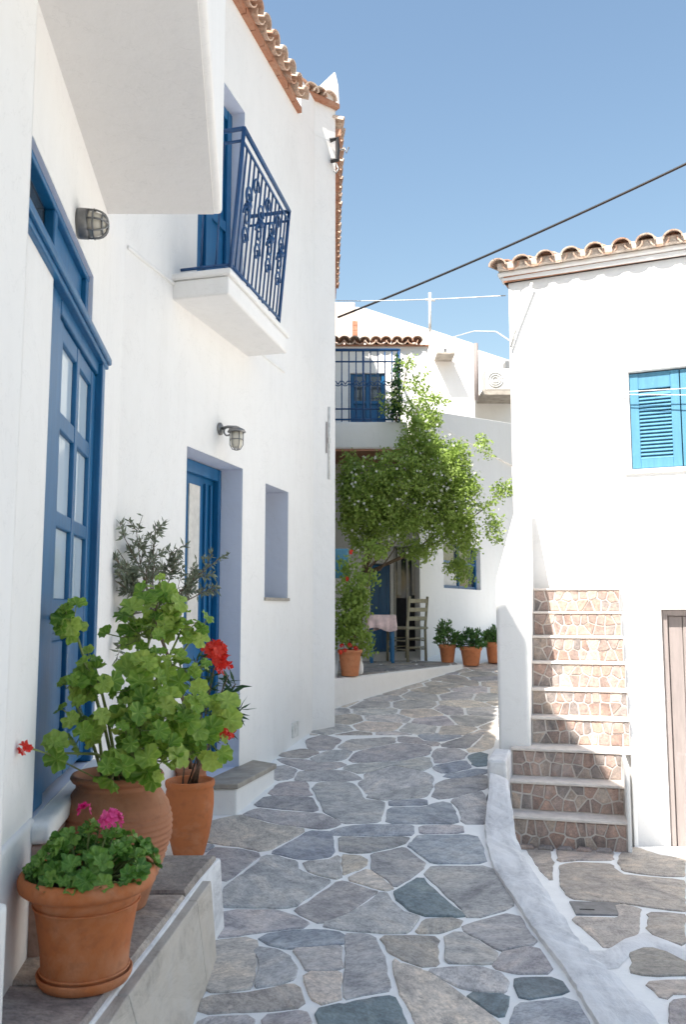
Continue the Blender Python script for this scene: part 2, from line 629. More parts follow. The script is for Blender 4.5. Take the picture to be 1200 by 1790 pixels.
M['dark'] = m_simple('dark_room', (.03, .03, .035), .9)
M['greywood'] = m_paint('worn_door_paint', (.27, .232, .222), (.22, .19, .182), .7, .3)
M['chairwood'] = m_paint('chair_wood', (.33, .31, .22), (.22, .20, .14), .6, .3)
M['cloth'] = m_simple('printed_cloth', (.70, .55, .55), .9, scale=9, var=.3)
M['earth'] = m_simple('earth', (.28, .24, .19), .95, scale=.3)
M['terrace'] = m_simple('terrace_paving', (.34, .31, .28), .8, scale=6, var=.3, bmp=.5)
M['tread'] = m_simple('tread_stone', (.64, .585, .54), .8, scale=14, var=.14, bmp=.5)
M['risermortar'] = m_simple('riser_mortar', (.58, .53, .49), .9, scale=30, var=.15, bmp=.5)
M['eavemortar'] = m_simple('eave_mortar', (.55, .47, .40), .95, scale=18, var=.35, bmp=.8)
M['lilac'] = m_plaster('pale_blue_reveal', (.60, .64, .75), (.52, .55, .64), .4)  # pale blue tone on the sides of the left house openings
M['acgrey'] = m_simple('unit_casing', (.50, .49, .47), .6, scale=8, var=.1)
M['pinkwall'] = m_plaster('pink_plaster', (.74, .62, .54), (.6, .48, .4), .4)
M['drain'] = m_simple('drain_cover', (.20, .20, .205), .6, .2, scale=18, var=.25, bmp=.5)
M['threshold'] = m_simple('threshold_stone', (.40, .28, .23), .85, scale=16, var=.35, bmp=.6)

# ------------------------------------------------------------------ survey points
V = lambda x: Vector(((x - CX) / F * math.cos(PITCH) * 1.0, 1.0)) if False else Vector((ray(x, HOR).x / ray(x, HOR).y, 1.0))
L2A = hit(510, 1304, zp)
L2D = V(1020)
C12 = PLN(200, HOR, L2A, L2D)
L1D = V(415)
W2 = lambda x: PLN(x, HOR, L2A, L2D)
EAVE = 6.17
ROOF_NEAR = 5.83
Pm = (-.883, -4.0)
P0 = (-.883, 2.3)
P1 = (C12.x - L1D.x * (C12.y - 2.3), 2.3)
P2 = (C12.x, C12.y)
q = W2(522); P3 = (q.x, q.y)
P4 = (PY(547, HOR, 8.0).x, 8.0)
P5 = (PY(586, HOR, 8.16).x, 8.16)
P6 = (PY(581.5, HOR, 12.78).x, 12.78)
FL1 = Frame(P1, P2)
FL2 = Frame(P2, P3)
FL3 = Frame(P4, P5)
FL4 = Frame(P5, P6)

# ================================================================== SETTING
g = 3000.
ground = pydata('ground', [(-g, -g, -1.2), (g, -g, -1.2), (g, g, -1.2), (-g, g, -1.2)], [(0, 1, 2, 3)], M['earth'])
tag(ground, kind='structure')


def strip_sheet(name, left, right, Y0, Y1, fz, mat, n=60, skirt=.5):
    v, f = [], []
    for i in range(n + 1):
        Y = Y0 + (Y1 - Y0) * i / n
        l, r, z = left(Y), right(Y), fz(Y)
        v += [(l, Y, z - skirt), (l, Y, z), (r, Y, z), (r, Y, z - skirt)]
        if i:
            a = 4 * (i - 1); b = 4 * i
            f += [(a, a + 1, b + 1, b), (a + 1, a + 2, b + 2, b + 1), (a + 2, a + 3, b + 3, b + 2)]
    return pydata(name, v, f, mat)


def path_right(Y):
    if Y < 6.0: return .95
    if Y < 7.0: return .95 + (Y - 6.0) * .35
    if Y < 8.2: return 1.3 + (Y - 7) * .28
    return 1.64 + (Y - 8.2) * .5


path = strip_sheet('alley_path', lambda Y: -1.6 if Y < 8 else -.2, path_right, -1.5, 17, zp, M['mortar'], 110)
tag(path, kind='structure')
court = strip_sheet('court', lambda Y: .9 if Y < 6.2 else 1.0 + (Y - 6.2) * .28, lambda Y: 7.0, -1.5, 8.6, zc, M['mortar'], 90)
tag(court, kind='structure')

# ---- traced paving stones (outlines read off the survey picture, laid on the sloping path)
GREY, GREY2, BRN, BLU, TEAL, BEI, PUR = (.28, .276, .28), (.315, .306, .30), (.315, .29, .265), (.215, .23, .255), (.125, .16, .175), (.39, .35, .31), (.30, .284, .29)
ST = [
 (BRN, [(366,1440),(420,1427),(436,1430),(470,1442),(500,1448),(532,1452),(500,1470),(470,1485),(450,1488),(415,1480),(375,1474),(358,1468)]),
 (BLU, [(352,1479),(374,1478),(358,1490)]),
 (PUR, [(372,1482),(420,1484),(448,1491),(450,1498),(420,1521),(388,1541),(383,1505),(362,1500)]),
 (BLU, [(542,1456),(575,1458),(584,1468),(583,1488),(574,1498),(545,1502),(520,1500),(490,1493),(478,1491),(512,1472)]),
 (GREY, [(464,1498),(486,1499),(516,1507),(518,1521),(545,1533),(580,1540),(545,1565),(514,1584),(400,1581),(390,1577),(402,1551),(440,1521)]),
 (GREY2, [(534,1508),(580,1504),(594,1496),(596,1533),(586,1536),(560,1530),(540,1522)]),
 (BEI, [(598,1495),(625,1497),(640,1504),(640,1511),(620,1521),(599,1531)]),
 (BLU, [(584,1458),(615,1448),(640,1444),(680,1444),(721,1444),(722,1455),(714,1459),(650,1460),(600,1459)]),
 (GREY, [(592,1464),(650,1467),(711,1465),(706,1472),(680,1483),(650,1489),(612,1490),(593,1487)]),
 (GREY2, [(654,1494),(690,1486),(707,1483),(720,1491),(740,1508),(733,1515),(714,1535),(690,1551),(676,1538),(650,1524),(653,1508)]),
 (BEI, [(612,1538),(646,1521),(672,1538),(686,1553),(678,1557),(650,1550)]),
 (GREY, [(736,1446),(798,1446),(802,1455),(736,1457)]),
 (BLU, [(737,1462),(828,1462),(837,1481),(843,1507),(757,1508),(742,1500),(720,1481),(724,1475)]),
 (GREY2, [(762,1516),(852,1517),(872,1546),(891,1580),(868,1588),(825,1599),(812,1594),(787,1569),(764,1545),(750,1530)]),
 (TEAL, [(735,1535),(750,1551),(780,1576),(803,1598),(790,1600),(740,1599),(716,1591),(697,1575),(690,1561),(711,1549)]),
 (GREY2, [(588,1544),(600,1542),(648,1557),(660,1560),(640,1575),(600,1600),(565,1612),(533,1599),(524,1590),(552,1568)]),
 (GREY, [(664,1561),(676,1562),(684,1576),(703,1595),(733,1606),(717,1629),(640,1627),(600,1622),(569,1616),(604,1602),(643,1578)]),
 (BRN, [(741,1611),(798,1609),(793,1620),(769,1629),(728,1631)]),
 (PUR, [(388,1601),(420,1596),(480,1597),(513,1606),(531,1618),(480,1623),(420,1629),(371,1633),(378,1613)]),
 (BRN, [(361,1656),(400,1652),(438,1646),(443,1659),(448,1690),(440,1727),(400,1732),(369,1731),(363,1700)]),
 (GREY, [(447,1660),(480,1664),(503,1676),(512,1691),(507,1709),(480,1720),(444,1727),(452,1690)]),
 (BRN, [(363,1747),(440,1739),(500,1727),(513,1727),(522,1757),(470,1763),(420,1766),(361,1768)]),
 (PUR, [(358,1783),(438,1780),(438,1830),(348,1830)]),
 (PUR, [(467,1780),(529,1770),(538,1790),(546,1830),(467,1830)]),
 (BLU, [(465,1639),(520,1631),(600,1634),(600,1652),(530,1657),(507,1657),(478,1648)]),
 (GREY2, [(517,1661),(530,1659),(600,1654),(600,1695),(539,1698),(530,1678)]),
 (BEI, [(540,1701),(597,1699),(597,1744),(557,1752)]),
 (GREY, [(604,1635),(640,1637),(653,1643),(666,1668),(681,1731),(640,1738),(601,1747),(602,1700)]),
 (TEAL, [(561,1769),(600,1760),(650,1746),(686,1742),(703,1766),(726,1830),(572,1830)]),
 (BRN, [(671,1640),(720,1639),(764,1640),(764,1688),(736,1688),(702,1677),(682,1665)]),
 (GREY2, [(781,1640),(801,1630),(824,1641),(866,1664),(860,1683),(840,1683),(781,1681)]),
 (GREY2, [(814,1624),(860,1612),(898,1601),(912,1623),(929,1648),(895,1654),(873,1661)]),
 (PUR, [(868,1691),(880,1669),(934,1656),(955,1697),(900,1699)]),
 (BEI, [(687,1677),(700,1687),(735,1699),(749,1702),(798,1742),(848,1772),(876,1796),(868,1830),(748,1830),(722,1775),(703,1735)]),
 (GREY2, [(750,1698),(780,1696),(840,1694),(874,1707),(887,1716),(883,1734),(840,1733),(810,1724),(783,1712)]),
 (TEAL, [(822,1739),(883,1741),(887,1760),(878,1778),(852,1764)]),
 (TEAL, [(906,1713),(972,1715),(983,1734),(916,1746),(901,1721)]),
 (BLU, [(906,1758),(998,1750),(1018,1790),(1032,1830),(893,1830),(891,1800)]),
 (PUR, [(428,1425),(450,1415),(475,1418),(560,1424),(578,1431),(589,1437),(560,1446),(540,1445),(490,1440),(452,1431)]),
 (GREY, [(450,1408),(468,1396),(535,1396),(544,1397),(554,1418),(500,1414)]),
 (PUR, [(474,1388),(491,1373),(530,1367),(539,1381),(546,1391)]),
 (GREY, [(547,1380),(560,1372),(590,1367),(613,1372),(629,1383),(634,1400),(669,1402),(669,1420),(663,1436),(600,1437),(590,1431),(572,1419),(562,1400)]),
 (GREY, [(483,1342),(500,1339),(515,1346),(512,1357),(483,1361)]),
 (PUR, [(488,1326),(540,1329),(598,1336),(580,1344),(540,1347),(507,1337)]),
 (GREY, [(521,1351),(560,1349),(608,1348),(636,1362),(600,1365),(560,1363),(526,1364)]),
 (GREY2, [(642,1353),(690,1340),(720,1347),(743,1359),(749,1370),(700,1379),(643,1389),(632,1370)]),
 (GREY2, [(641,1393),(700,1382),(752,1372),(756,1376),(740,1392),(700,1396),(680,1397),(668,1398)]),
 (BLU, [(683,1402),(739,1399),(742,1407),(683,1408)]),
 (BLU, [(680,1413),(742,1411),(783,1404),(794,1421),(799,1438),(677,1438)]),
 (PUR, [(795,1401),(838,1385),(845,1400),(845,1438),(813,1437),(807,1415)]),
 (PUR, [(763,1394),(765,1374),(800,1364),(847,1356),(847,1377),(800,1391)]),
 (BLU, [(782,1356),(847,1346),(847,1351),(800,1360)]),
 (BLU, [(762,1341),(813,1330),(819,1339),(782,1350)]),
 (TEAL, [(823,1323),(847,1317),(847,1337),(832,1338)]),
 (PUR, [(762,1330),(768,1312),(799,1310),(811,1318),(807,1326),(764,1334)]),
 (PUR, [(622,1321),(641,1312),(700,1300),(748,1304),(743,1318),(700,1329),(641,1331),(618,1330)]),
 (GREY2, [(604,1343),(640,1336),(700,1333),(748,1325),(752,1338),(735,1346),(690,1336),(640,1350),(625,1352)]),
 (BLU, [(737,1286),(752,1283),(800,1284),(808,1288),(770,1295),(742,1293)]),
 (PUR, [(540,1294),(565,1286),(588,1292),(577,1309),(543,1311)]),
 (GREY, [(562,1319),(580,1315),(610,1313),(604,1324),(560,1334),(542,1327)]),
 (BRN, [(490,1320),(530,1310),(555,1316),(535,1325),(500,1323)]),
 (BEI, [(818,1314),(856,1280),(862,1285),(858,1306)]),
 (GREY2, [(775,1303),(800,1292),(820,1284),(848,1280),(818,1308)]),
 (GREY2, [(595,1306),(625,1294),(690,1290),(690,1297),(640,1307),(610,1311)]),
 (PUR, [(696,1296),(700,1288),(730,1290),(740,1297),(765,1299),(762,1304),(750,1300)]),
]
rng = random.Random(5)


def chaikin(p, n=1):
    for _ in range(n):
        o = []
        for i in range(len(p)):
            a, b = Vector(p[i]), Vector(p[(i + 1) % len(p)])
            o += [a * .91 + b * .09, a * .09 + b * .91]
        p = o
    return p


def grown(plan, d):
    """push the outline out by d (the tracing follows the inner edge of the joint)"""
    n = len(plan)
    a = sum(plan[i][0] * plan[(i + 1) % n][1] - plan[(i + 1) % n][0] * plan[i][1] for i in range(n))
    sg = 1 if a > 0 else -1
    out = []
    for i in range(n):
        p, q, r = Vector(plan[i - 1]), Vector(plan[i]), Vector(plan[(i + 1) % n])
        t = (q - p).normalized() + (r - q).normalized()
        if t.length < 1e-6: out.append(tuple(q)); continue
        t.normalize()
        out.append(tuple(q + Vector((t.y, -t.x)) * (d * sg)))
    return out


def stone_obj(name, plan, fz, mat, parent, color, h=.006, ch=.005, r=rng, down=.04):
    """one flat stone with a chamfered worn edge; plan = world (x,y) outline"""
    n = len(plan)
    cx = sum(p[0] for p in plan) / n; cy = sum(p[1] for p in plan) / n
    tx, ty = r.uniform(-.006, .006), r.uniform(-.006, .006)
    h += r.uniform(-.001, .003)
    v, f = [], []
    for k, (ins, dz) in enumerate(((0, -down), (0, h * .55), (ch, h))):
        for p in plan:
            d = Vector((p[0] - cx, p[1] - cy)); L = max(d.length, 1e-6)
            q = d * (1 - min(.5, ins / L))
            x, y = cx + q.x, cy + q.y
            z = fz(y) + dz
            if k: z += max(-h * .3, min(h * .6, tx * (x - cx) * 2 + ty * (y - cy) * 2))
            v.append((x, y, z))
    for k in range(2):
        for i in range(n):
            j = (i + 1) % n
            f.append((k * n + i, k * n + j, (k + 1) * n + j, (k + 1) * n + i))
    f.append(tuple(range(2 * n, 3 * n)))
    a = sum(plan[i][0] * plan[(i + 1) % n][1] - plan[(i + 1) % n][0] * plan[i][1] for i in range(n))
    if a < 0: f = [t[::-1] for t in f]
    bj = r.uniform(.85, 1.15)
    jit = [max(.04, c * bj * r.uniform(.985, 1.015)) for c in color]
    return pydata(name, v, f, mat, parent, color=jit)


def even_joints(plans, w, cap=.07, lone=.03, fam=None):
    """let every outline grow until the joints between neighbours are about w wide"""
    dens = []
    for pl_ in plans:
        out = []
        for i in range(len(pl_)):
            a, b = Vector(pl_[i]), Vector(pl_[(i + 1) % len(pl_)])
            n = max(1, int((b - a).length / .05))
            out += [a.lerp(b, k / n) for k in range(n)]
        ar = sum(out[i].x * out[(i + 1) % len(out)].y - out[(i + 1) % len(out)].x * out[i].y for i in range(len(out)))
        if ar < 0: out = out[::-1]
        dens.append(np.array([(p.x, p.y) for p in out]))
    segA = np.concatenate(dens)
    segB = np.concatenate([np.roll(d, -1, axis=0) for d in dens])
    own = np.concatenate([np.full(len(d), i) for i, d in enumerate(dens)])
    res = []
    jr = np.random.default_rng(6)
    for i, d in enumerate(dens):
        t = np.roll(d, -1, axis=0) - np.roll(d, 1, axis=0)
        t /= np.maximum(np.linalg.norm(t, axis=1, keepdims=True), 1e-9)
        nr = np.stack([t[:, 1], -t[:, 0]], 1)
        m = own != i
        A, E_ = segA[m], (segB - segA)[m]
        wj = np.array([.007 if fam and fam[i] and fam[i] == fam[o_] else w for o_ in own[m]])
        mv = np.zeros(len(d))
        for k in range(len(d)):
            best = 9.
            for turn in (-.5, 0, .5):
                c_, s_ = math.cos(turn), math.sin(turn)
                dr = np.array([nr[k, 0] * c_ - nr[k, 1] * s_, nr[k, 0] * s_ + nr[k, 1] * c_])
                det = E_[:, 0] * dr[1] - E_[:, 1] * dr[0]
                det = np.where(np.abs(det) < 1e-9, 1e-9, det)
                q = A - d[k]
                tt = (E_[:, 0] * q[:, 1] - E_[:, 1] * q[:, 0]) / det
                uu = (dr[0] * q[:, 1] - dr[1] * q[:, 0]) / det
                ok = (tt > -.02) & (uu >= 0) & (uu <= 1)
                if ok.any(): best = min(best, (tt - wj)[ok].min() + w)
            mv[k] = max(-.015, min(cap, (best - w) / 2)) if best < .25 else lone
        mv = (np.roll(mv, 1) + 2 * mv + np.roll(mv, -1)) / 4
        mv = mv + jr.uniform(-.0045, .0045, len(mv))
        res.append([tuple(p) for p in d + nr * mv[:, None]])
    return res


# slabs that are broken in place: pieces of one slab share only a hairline crack
BROKEN = [{(465, 1639), (517, 1661), (540, 1701), (604, 1635)}, {(534, 1508), (598, 1495)}, {(654, 1494), (612, 1538)}, {(588, 1544), (664, 1561)},
          {(781, 1640), (814, 1624), (868, 1691)}, {(687, 1677), (750, 1698), (822, 1739)}, {(361, 1656), (447, 1660)}, {(642, 1353), (641, 1393), (604, 1343)}]
FAM = [next((k + 1 for k, b_ in enumerate(BROKEN) if p[0] in b_), 0) for _, p in ST]
plans = []
for c, poly in ST:
    plan = [hit(x, y, zp) for x, y in chaikin([(a, b) for a, b in poly])]
    plans.append([(p.x, p.y) for p in plan])
for (c, _), plan in zip(ST, even_joints(plans, .024, fam=FAM)):
    stone_obj('flagstone', plan, zp, M['stone'], path, tuple(1.56 * k for k in c))

# ---- the far part of the path and the part beside the camera: irregular cells
def clip(poly, p, nrm):
    out = []
    for i in range(len(poly)):
        a, b = poly[i], poly[(i + 1) % len(poly)]
        da = (a - p).dot(nrm); db = (b - p).dot(nrm)
        if da <= 0: out.append(a)
        if da * db < 0: out.append(a + (b - a) * (da / (da - db)))
    return out


def cells(seeds, bound, gap):
    res = []
    for i, s in enumerate(seeds):
        poly = [Vector(b) for b in bound]
        for j, t in enumerate(seeds):
            if i == j or (t - s).length > 1.8: continue
            d = (t - s).normalized()
            poly = clip(poly, (s + t) / 2 - d * gap, d)
            if len(poly) < 3: break
        if len(poly) >= 3: res.append(poly)
    return res


TERR_A, TERR_B = Vector((-.089, 9.0)), Vector((1.575, 11.4))
rs = random.Random(11)
seeds = []
y = 7.75
row = 0
while y < 14.0:
    x = -.4 + (row % 2) * .2
    while x < 4.2:
        seeds.append(Vector((x + rs.uniform(-.14, .14), y + rs.uniform(-.11, .11))))
        x += rs.uniform(.34, .52)
    y += .36
    row += 1
far_bound = [(-.3, 7.86), (1.5, 7.86), (4.2, 14.1), (-.3, 14.1)]
dT = (TERR_B - TERR_A).normalized(); nT = Vector((-dT.y, dT.x))
dW = Vector((P5[0] - P4[0], P5[1] - P4[1])).normalized(); nW = Vector((-dW.y, dW.x))
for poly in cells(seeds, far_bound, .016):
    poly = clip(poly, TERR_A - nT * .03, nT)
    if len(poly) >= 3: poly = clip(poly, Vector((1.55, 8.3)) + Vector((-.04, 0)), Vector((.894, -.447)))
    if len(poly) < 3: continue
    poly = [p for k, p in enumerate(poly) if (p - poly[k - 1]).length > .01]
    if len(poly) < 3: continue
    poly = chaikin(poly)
    stone_obj('flagstone', poly, zp, M['stone'], path, tuple(1.8 * k for k in rs.choice([GREY2, BRN, PUR, BRN, GREY2, BEI])), r=rs)  # far stones get a lighter colour in place of light bounced off lit houses
# stones under and behind the viewpoint, out of the picture
seeds = [Vector((-.45 + .45 * i + rs.uniform(-.12, .12), 2.78 - .45 * j + rs.uniform(-.1, .1))) for i in range(4) for j in range(5)]
for poly in cells(seeds, [(-.5, .6), (.8, .6), (.8, 2.92), (-.5, 2.92)], .02):
    stone_obj('flagstone', chaikin(poly), zp, M['stone'], path, rs.choice([GREY2, BRN, GREY, PUR]), r=rs)

# ---- stones of the court on the right
SAND, SAND2 = (.42, .375, .33), (.37, .33, .30)
CT = [
 (SAND, [(978,1514),(1010,1509),(1070,1512),(1082,1530),(1140,1536),(1200,1540),(1200,1592),(1120,1582),(1060,1574),(1000,1571),(984,1552)]),
 (SAND2, [(1000,1605),(1085,1607),(1087,1583),(1112,1589),(1119,1602),(1116,1620),(1090,1639),(1064,1657),(1046,1643)]),
 (SAND2, [(1136,1597),(1200,1602),(1200,1652),(1152,1634),(1134,1621)]),
 (BRN, [(1106,1692),(1115,1669),(1134,1659),(1160,1667),(1200,1686),(1200,1701),(1112,1701)]),
 (SAND2, [(1136,1721),(1210,1718),(1210,1737),(1172,1735),(1160,1746)]),
 (PUR, [(1178,1753),(1230,1745),(1250,1800),(1190,1830),(1176,1790)]),
 (SAND, [(922,1482),(962,1484),(966,1520),(966,1540),(948,1522)]),
 (SAND2, [(975,1484),(1065,1488),(1072,1503),(1010,1502),(977,1506)]),
 (SAND, [(1084,1500),(1108,1480),(1150,1494),(1200,1502),(1200,1532),(1140,1528),(1090,1522)]),
 (SAND, [(1210,1500),(1320,1510),(1330,1590),(1212,1590)]),
 (SAND2, [(1212,1602),(1340,1602),(1360,1690),(1215,1680)]),
]
cplans = []
for c, poly in CT:
    plan = [hit(x, y, zc) for x, y in chaikin([(a, b) for a, b in poly])]
    cplans.append([(p.x, p.y) for p in plan])
for (c, _), plan in zip(CT, even_joints(cplans, .04, .04, .012)):
    stone_obj('flagstone', plan, zc, M['stone'], court, tuple(1.15 * k for k in c))
dr = empty('drain_cover', hit(1040, 1590, zc), 'small grey rectangular drain cover set in the court beside the kerb', 'drain cover')
pl = [hit(x, y, zc) for x, y in ((996, 1577), (1084, 1579), (1084, 1601), (1008, 1600))]
stone_obj('plate', [(p.x, p.y) for p in pl], zc, M['drain'], dr, (.2, .2, .2), h=.007)
a, b = hit(1014, 1592, zc), hit(1040, 1593, zc)
tube('lifting_slot', [(a.x, a.y, zc(a.y) + .006), (b.x, b.y, zc(b.y) + .006)], .006, M['black'], dr)

# ---- white kerb between path and court
kl = [(.85, 1.0), (.847, 2.2), (.847, 3.1), (.853, 3.38), (.855, 3.6), (.838, 3.83), (.82, 4.22), (.80, 4.63), (.785, 4.94), (.815, 5.28), (.87, 5.6), (.97, 6.0), (1.03, 6.3)]
kr = [(1.14, 1.0), (1.14, 2.2), (1.132, 3.15), (1.118, 3.33), (1.10, 3.49), (1.066, 3.66), (1.048, 3.85), (1.05, 4.15), (1.052, 4.47), (1.04, 4.85), (1.05, 5.25), (1.1, 5.65), (1.16, 6.1), (1.2, 6.3)]
kr = [kr[min(i, len(kr) - 1)] for i in range(len(kl))]
kv, kf = [], []
rk = random.Random(3)
NS = 9
dense = []
for i in range(len(kl) - 1):
    for t in np.linspace(0, 1, 7)[:-1]:
        dense.append((Vector(kl[i]).lerp(Vector(kl[i + 1]), t), Vector(kr[i]).lerp(Vector(kr[i + 1]), t)))
dense.append((Vector(kl[-1]), Vector(kr[-1])))
for a, b in dense:
    rise = max(0, min(1, (a.y - 5.35) / .85))
    rise = rise * rise * (3 - 2 * rise) * .10
    j0, j1 = rk.uniform(-.0035, .0035), rk.uniform(-.0035, .0035)
    for k in range(NS):
        t = k / (NS - 1)
        p = a.lerp(b, t)
        if k == 0: z = zp(p.y) - .2
        elif k == NS - 1: z = zc(p.y) - .2
        else:
            tt = (k - 1) / (NS - 3)
            z = zp(p.y) + (.020, .026, .027, .027, .027, .026, .020)[k - 1] + rise + j0 * (1 - tt) + j1 * tt
        x = p.x + (j0 if k < 3 else j1 if k > 5 else 0)
        kv.append((x, p.y, z))
for i in range(len(dense) - 1):
    for k in range(NS - 1):
        kf.append((i * NS + k, i * NS + k + 1, (i + 1) * NS + k + 1, (i + 1) * NS + k))
kerb = pydata('kerb', kv, kf, M['kerb'])
tag(kerb, kind='structure')
# painted seam that runs from the kerb across the court
seam = []
for a, b in (((1000, 1660), (1030, 1700)), ((1058, 1662), (1082, 1692)), ((1092, 1640), (1104, 1668)), ((1128, 1630), (1132, 1656)), ((1165, 1642), (1164, 1664)), ((1215, 1664), (1212, 1690))):
    seam.append((hit(*a, zc), hit(*b, zc)))
sv_, sf_ = [], []
for i, (a, b) in enumerate(seam):
    for k, t in enumerate((0, .2, .5, .8, 1)):
        p = a.lerp(b, t)
        sv_.append((p.x, p.y, zc(p.y) + (0.002, .009, .012, .009, .002)[k]))
    if i:
        for k in range(4): sf_.append(((i - 1) * 5 + k, i * 5 + k, i * 5 + k + 1, (i - 1) * 5 + k + 1))
o = pydata('painted_seam', sv_, sf_, M['kerb'], court, smooth=True)

# ---- terrace
terr = prism('terrace', [TERR_A, TERR_B, Vector((1.46, 12.7)), Vector((1.06, 12.82)), Vector((-.3, 12.82)), Vector((-.3, 9.0))], .2, .735, M['wall'], bev=.015)
tag(terr, kind='structure')
rs2 = random.Random(21)
seeds = [Vector((-.1 + .42 * i + rs2.uniform(-.12, .12), 9.3 + .4 * j + rs2.uniform(-.12, .12))) for i in range(5) for j in range(9)]
for poly in cells(seeds, [(-.06, 9.1), (1.5, 9.1), (1.5, 12.75), (-.06, 12.75)], .018):
    poly = clip(poly, TERR_A + nT * .05, -nT)
    if len(poly) >= 3: poly = clip(poly, Vector((1.1, 12.0)), Vector((.6, .8)))
    if len(poly) >= 3: stone_obj('paving_stone', poly, lambda Y: .735, M['stone'], terr, rs2.choice([BRN, GREY2, GREY]), r=rs2, h=.008)

# ================================================================== LEFT HOUSE
LH = empty('village_house', (P2[0], P2[1], 0), 'white two storey house on the left with blue doors and tiled eave', 'house')
s1 = lambda Y: (Y - P1[1]) / FL1.e.y            # position along the door wall from the alley depth
d_a, d_b = s1(2.90), s1(4.02)
t_a, t_b = s1(2.40), s1(3.68)
g0, gz = FL2.s_of(327, 800)
g1, _ = FL2.s_of(425, 800)
w0, _ = FL2.s_of(464, 900)
w1, _ = FL2.s_of(504, 900)
b1, _ = FL2.s_of(427, 300)
b0, _ = FL2.s_of(345, 430)
ops = [(2, d_a, d_b, .77, 2.62, .07), (2, t_a, t_b, 2.69, 2.92, .07),
       (3, g0, g1, .32, 2.495, .24), (3, w0, w1, 1.54, 2.455, .3), (3, b0, b1, 3.56, 5.3, .13)]
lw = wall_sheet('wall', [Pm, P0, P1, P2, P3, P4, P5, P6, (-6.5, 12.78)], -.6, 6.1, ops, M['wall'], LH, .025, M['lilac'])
# outer shell of the house behind the visible walls
pydata('back_wall', [(-6.5, 12.78, -.6), (-6.5, -4, -.6), (-.883, -4, -.6), (-6.5, 12.78, 6.1), (-6.5, -4, 6.1), (-.883, -4, 6.1)],
       [(0, 1, 4, 3), (1, 2, 5, 4)], M['wall'], LH)

# upper storey that overhangs the near door
so = [(-.43, 2.5), (-.598, 4.05)]
dd = (Vector(so[1]) - Vector(so[0])).normalized()
near = Vector(so[0]) - dd * 6.5
ov = prism('upper_storey', [(near.x, near.y), so[0], so[1], (-1.6, 4.045), (-1.6, near.y)], 3.383, ROOF_NEAR, M['wall'], LH, .02)
sf = prism('soffit', [(near.x - .05, near.y), (so[0][0] - .03, so[0][1]), (so[1][0] - .035, so[1][1] - .035), (-1.3, 4.01), (-1.3, near.y)], 3.372, 3.40, M['soffit'], LH)
# flat roof over the near part, out of the picture
prism('roof_terrace', [(near.x, near.y), so[0], so[1], (-1.3, 4.06), (-1.3, 5.2), (-6.45, 5.2), (-6.45, near.y)], 5.70, ROOF_NEAR - .004, M['wall'], LH)

# plinth at the near wall
FP = Frame(Pm, P0)
o = FP.box('plinth', FP.L - 2.2, FP.L + .02, -.05, .018, .0, .70, M['wall'], LH, .015)
o = FL1.box('plinth', .02, s1(2.88), -.05, .014, .0, .78, M['wall'], LH, .012)

# ---- near blue door
FD = FL1


def fbar(name, s0, s1_, n0, n1, z0, z1, par, mat='blue', bev=.006):
    return FD.box(name, s0, s1_, n0, n1, z0, z1, M[mat], par, bev)


door = fbar('door', d_a + .20, d_b - .075, -.075, -.045, .80, 2.545, LH)
tag(door, 'tall blue panelled door with six glass panes')
fbar('door_post', d_a + .004, d_a + .20, -.07, -.012, .773, 2.612, LH)
fbar('door_post', d_b - .075, d_b - .004, -.07, .012, .773, 2.612, LH)
fbar('door_head', d_a + .2, d_b - .075, -.07, -.008, 2.545, 2.612, LH)
ld = fbar('lintel_moulding', .01, s1(4.06), -.02, .035, 2.622, 2.658, LH, bev=.008)
fbar('drip_edge', .01, s1(4.05), -.02, .022, 2.60, 2.622, ld)
pa, pb = d_a + .20, d_b - .075                        # leaf limits
wdt = pb - pa
cols = [(pa + .10, pa + .10 + (wdt - .26) / 2), (pa + .16 + (wdt - .26) / 2, pb - .10)]
rows = [(2.20, 2.47), (1.82, 2.13), (1.49, 1.76)]
# stiles and rails stand proud of the leaf
for a_, b_ in ((pa, cols[0][0]), (cols[0][1], cols[1][0]), (cols[1][1], pb)):
    fbar('stile', a_ + .001, b_ - .001, -.046, -.020, .80, 2.54, door)
for z0_, z1_ in ((2.47, 2.54), (2.13, 2.20), (1.76, 1.82), (1.36, 1.49), (.80, .95)):
    for c0, c1 in cols:
        fbar('rail', c0, c1, -.046, -.023, z0_, z1_, door)
for c0, c1 in cols:
    for r0, r1 in rows:
        pn = FD.box('pane', c0 + .002, c1 - .002, -.046, -.040, r0 + .002, r1 - .002, M['glass'], door)
    fbar('panel', c0 + .03, c1 - .03, -.05, -.034, .98, 1.33, door, bev=.012)
hn = tube('door_handle', [FD.p(pa + .05, -.02, 1.42), FD.p(pa + .05, .03, 1.42), FD.p(pa + .14, .035, 1.42)], .009, M['metal'], door)
# transom light
tr = FD.box('transom_window', t_a, t_b, -.068, -.058, 2.695, 2.915, M['darkglass'], LH)
tag(tr, 'low blue transom window above the near door')
for a_, b_, z0_, z1_ in ((t_a, t_b, 2.694, 2.722), (t_a, t_b, 2.89, 2.917)):
    fbar('frame', a_ + .002, b_ - .002, -.06, -.015, z0_, z1_, tr)
for c in (t_a + .03, t_a + .6, t_b - .03):
    fbar('mullion', c - .026, c + .026, -.058, -.018, 2.722, 2.89, tr)
FD.box('panel', t_a + .63, t_b - .06, -.057, -.04, 2.724, 2.888, M['blue'], tr)
# threshold
th = FD.box('threshold', d_a - .06, d_b + .03, -.08, .055, .335, .70, M['threshold'], LH, .012)
FD.box('threshold_edge', d_a - .07, d_b + .03, -.08, .068, .702, .768, M['wall'], LH, .018)

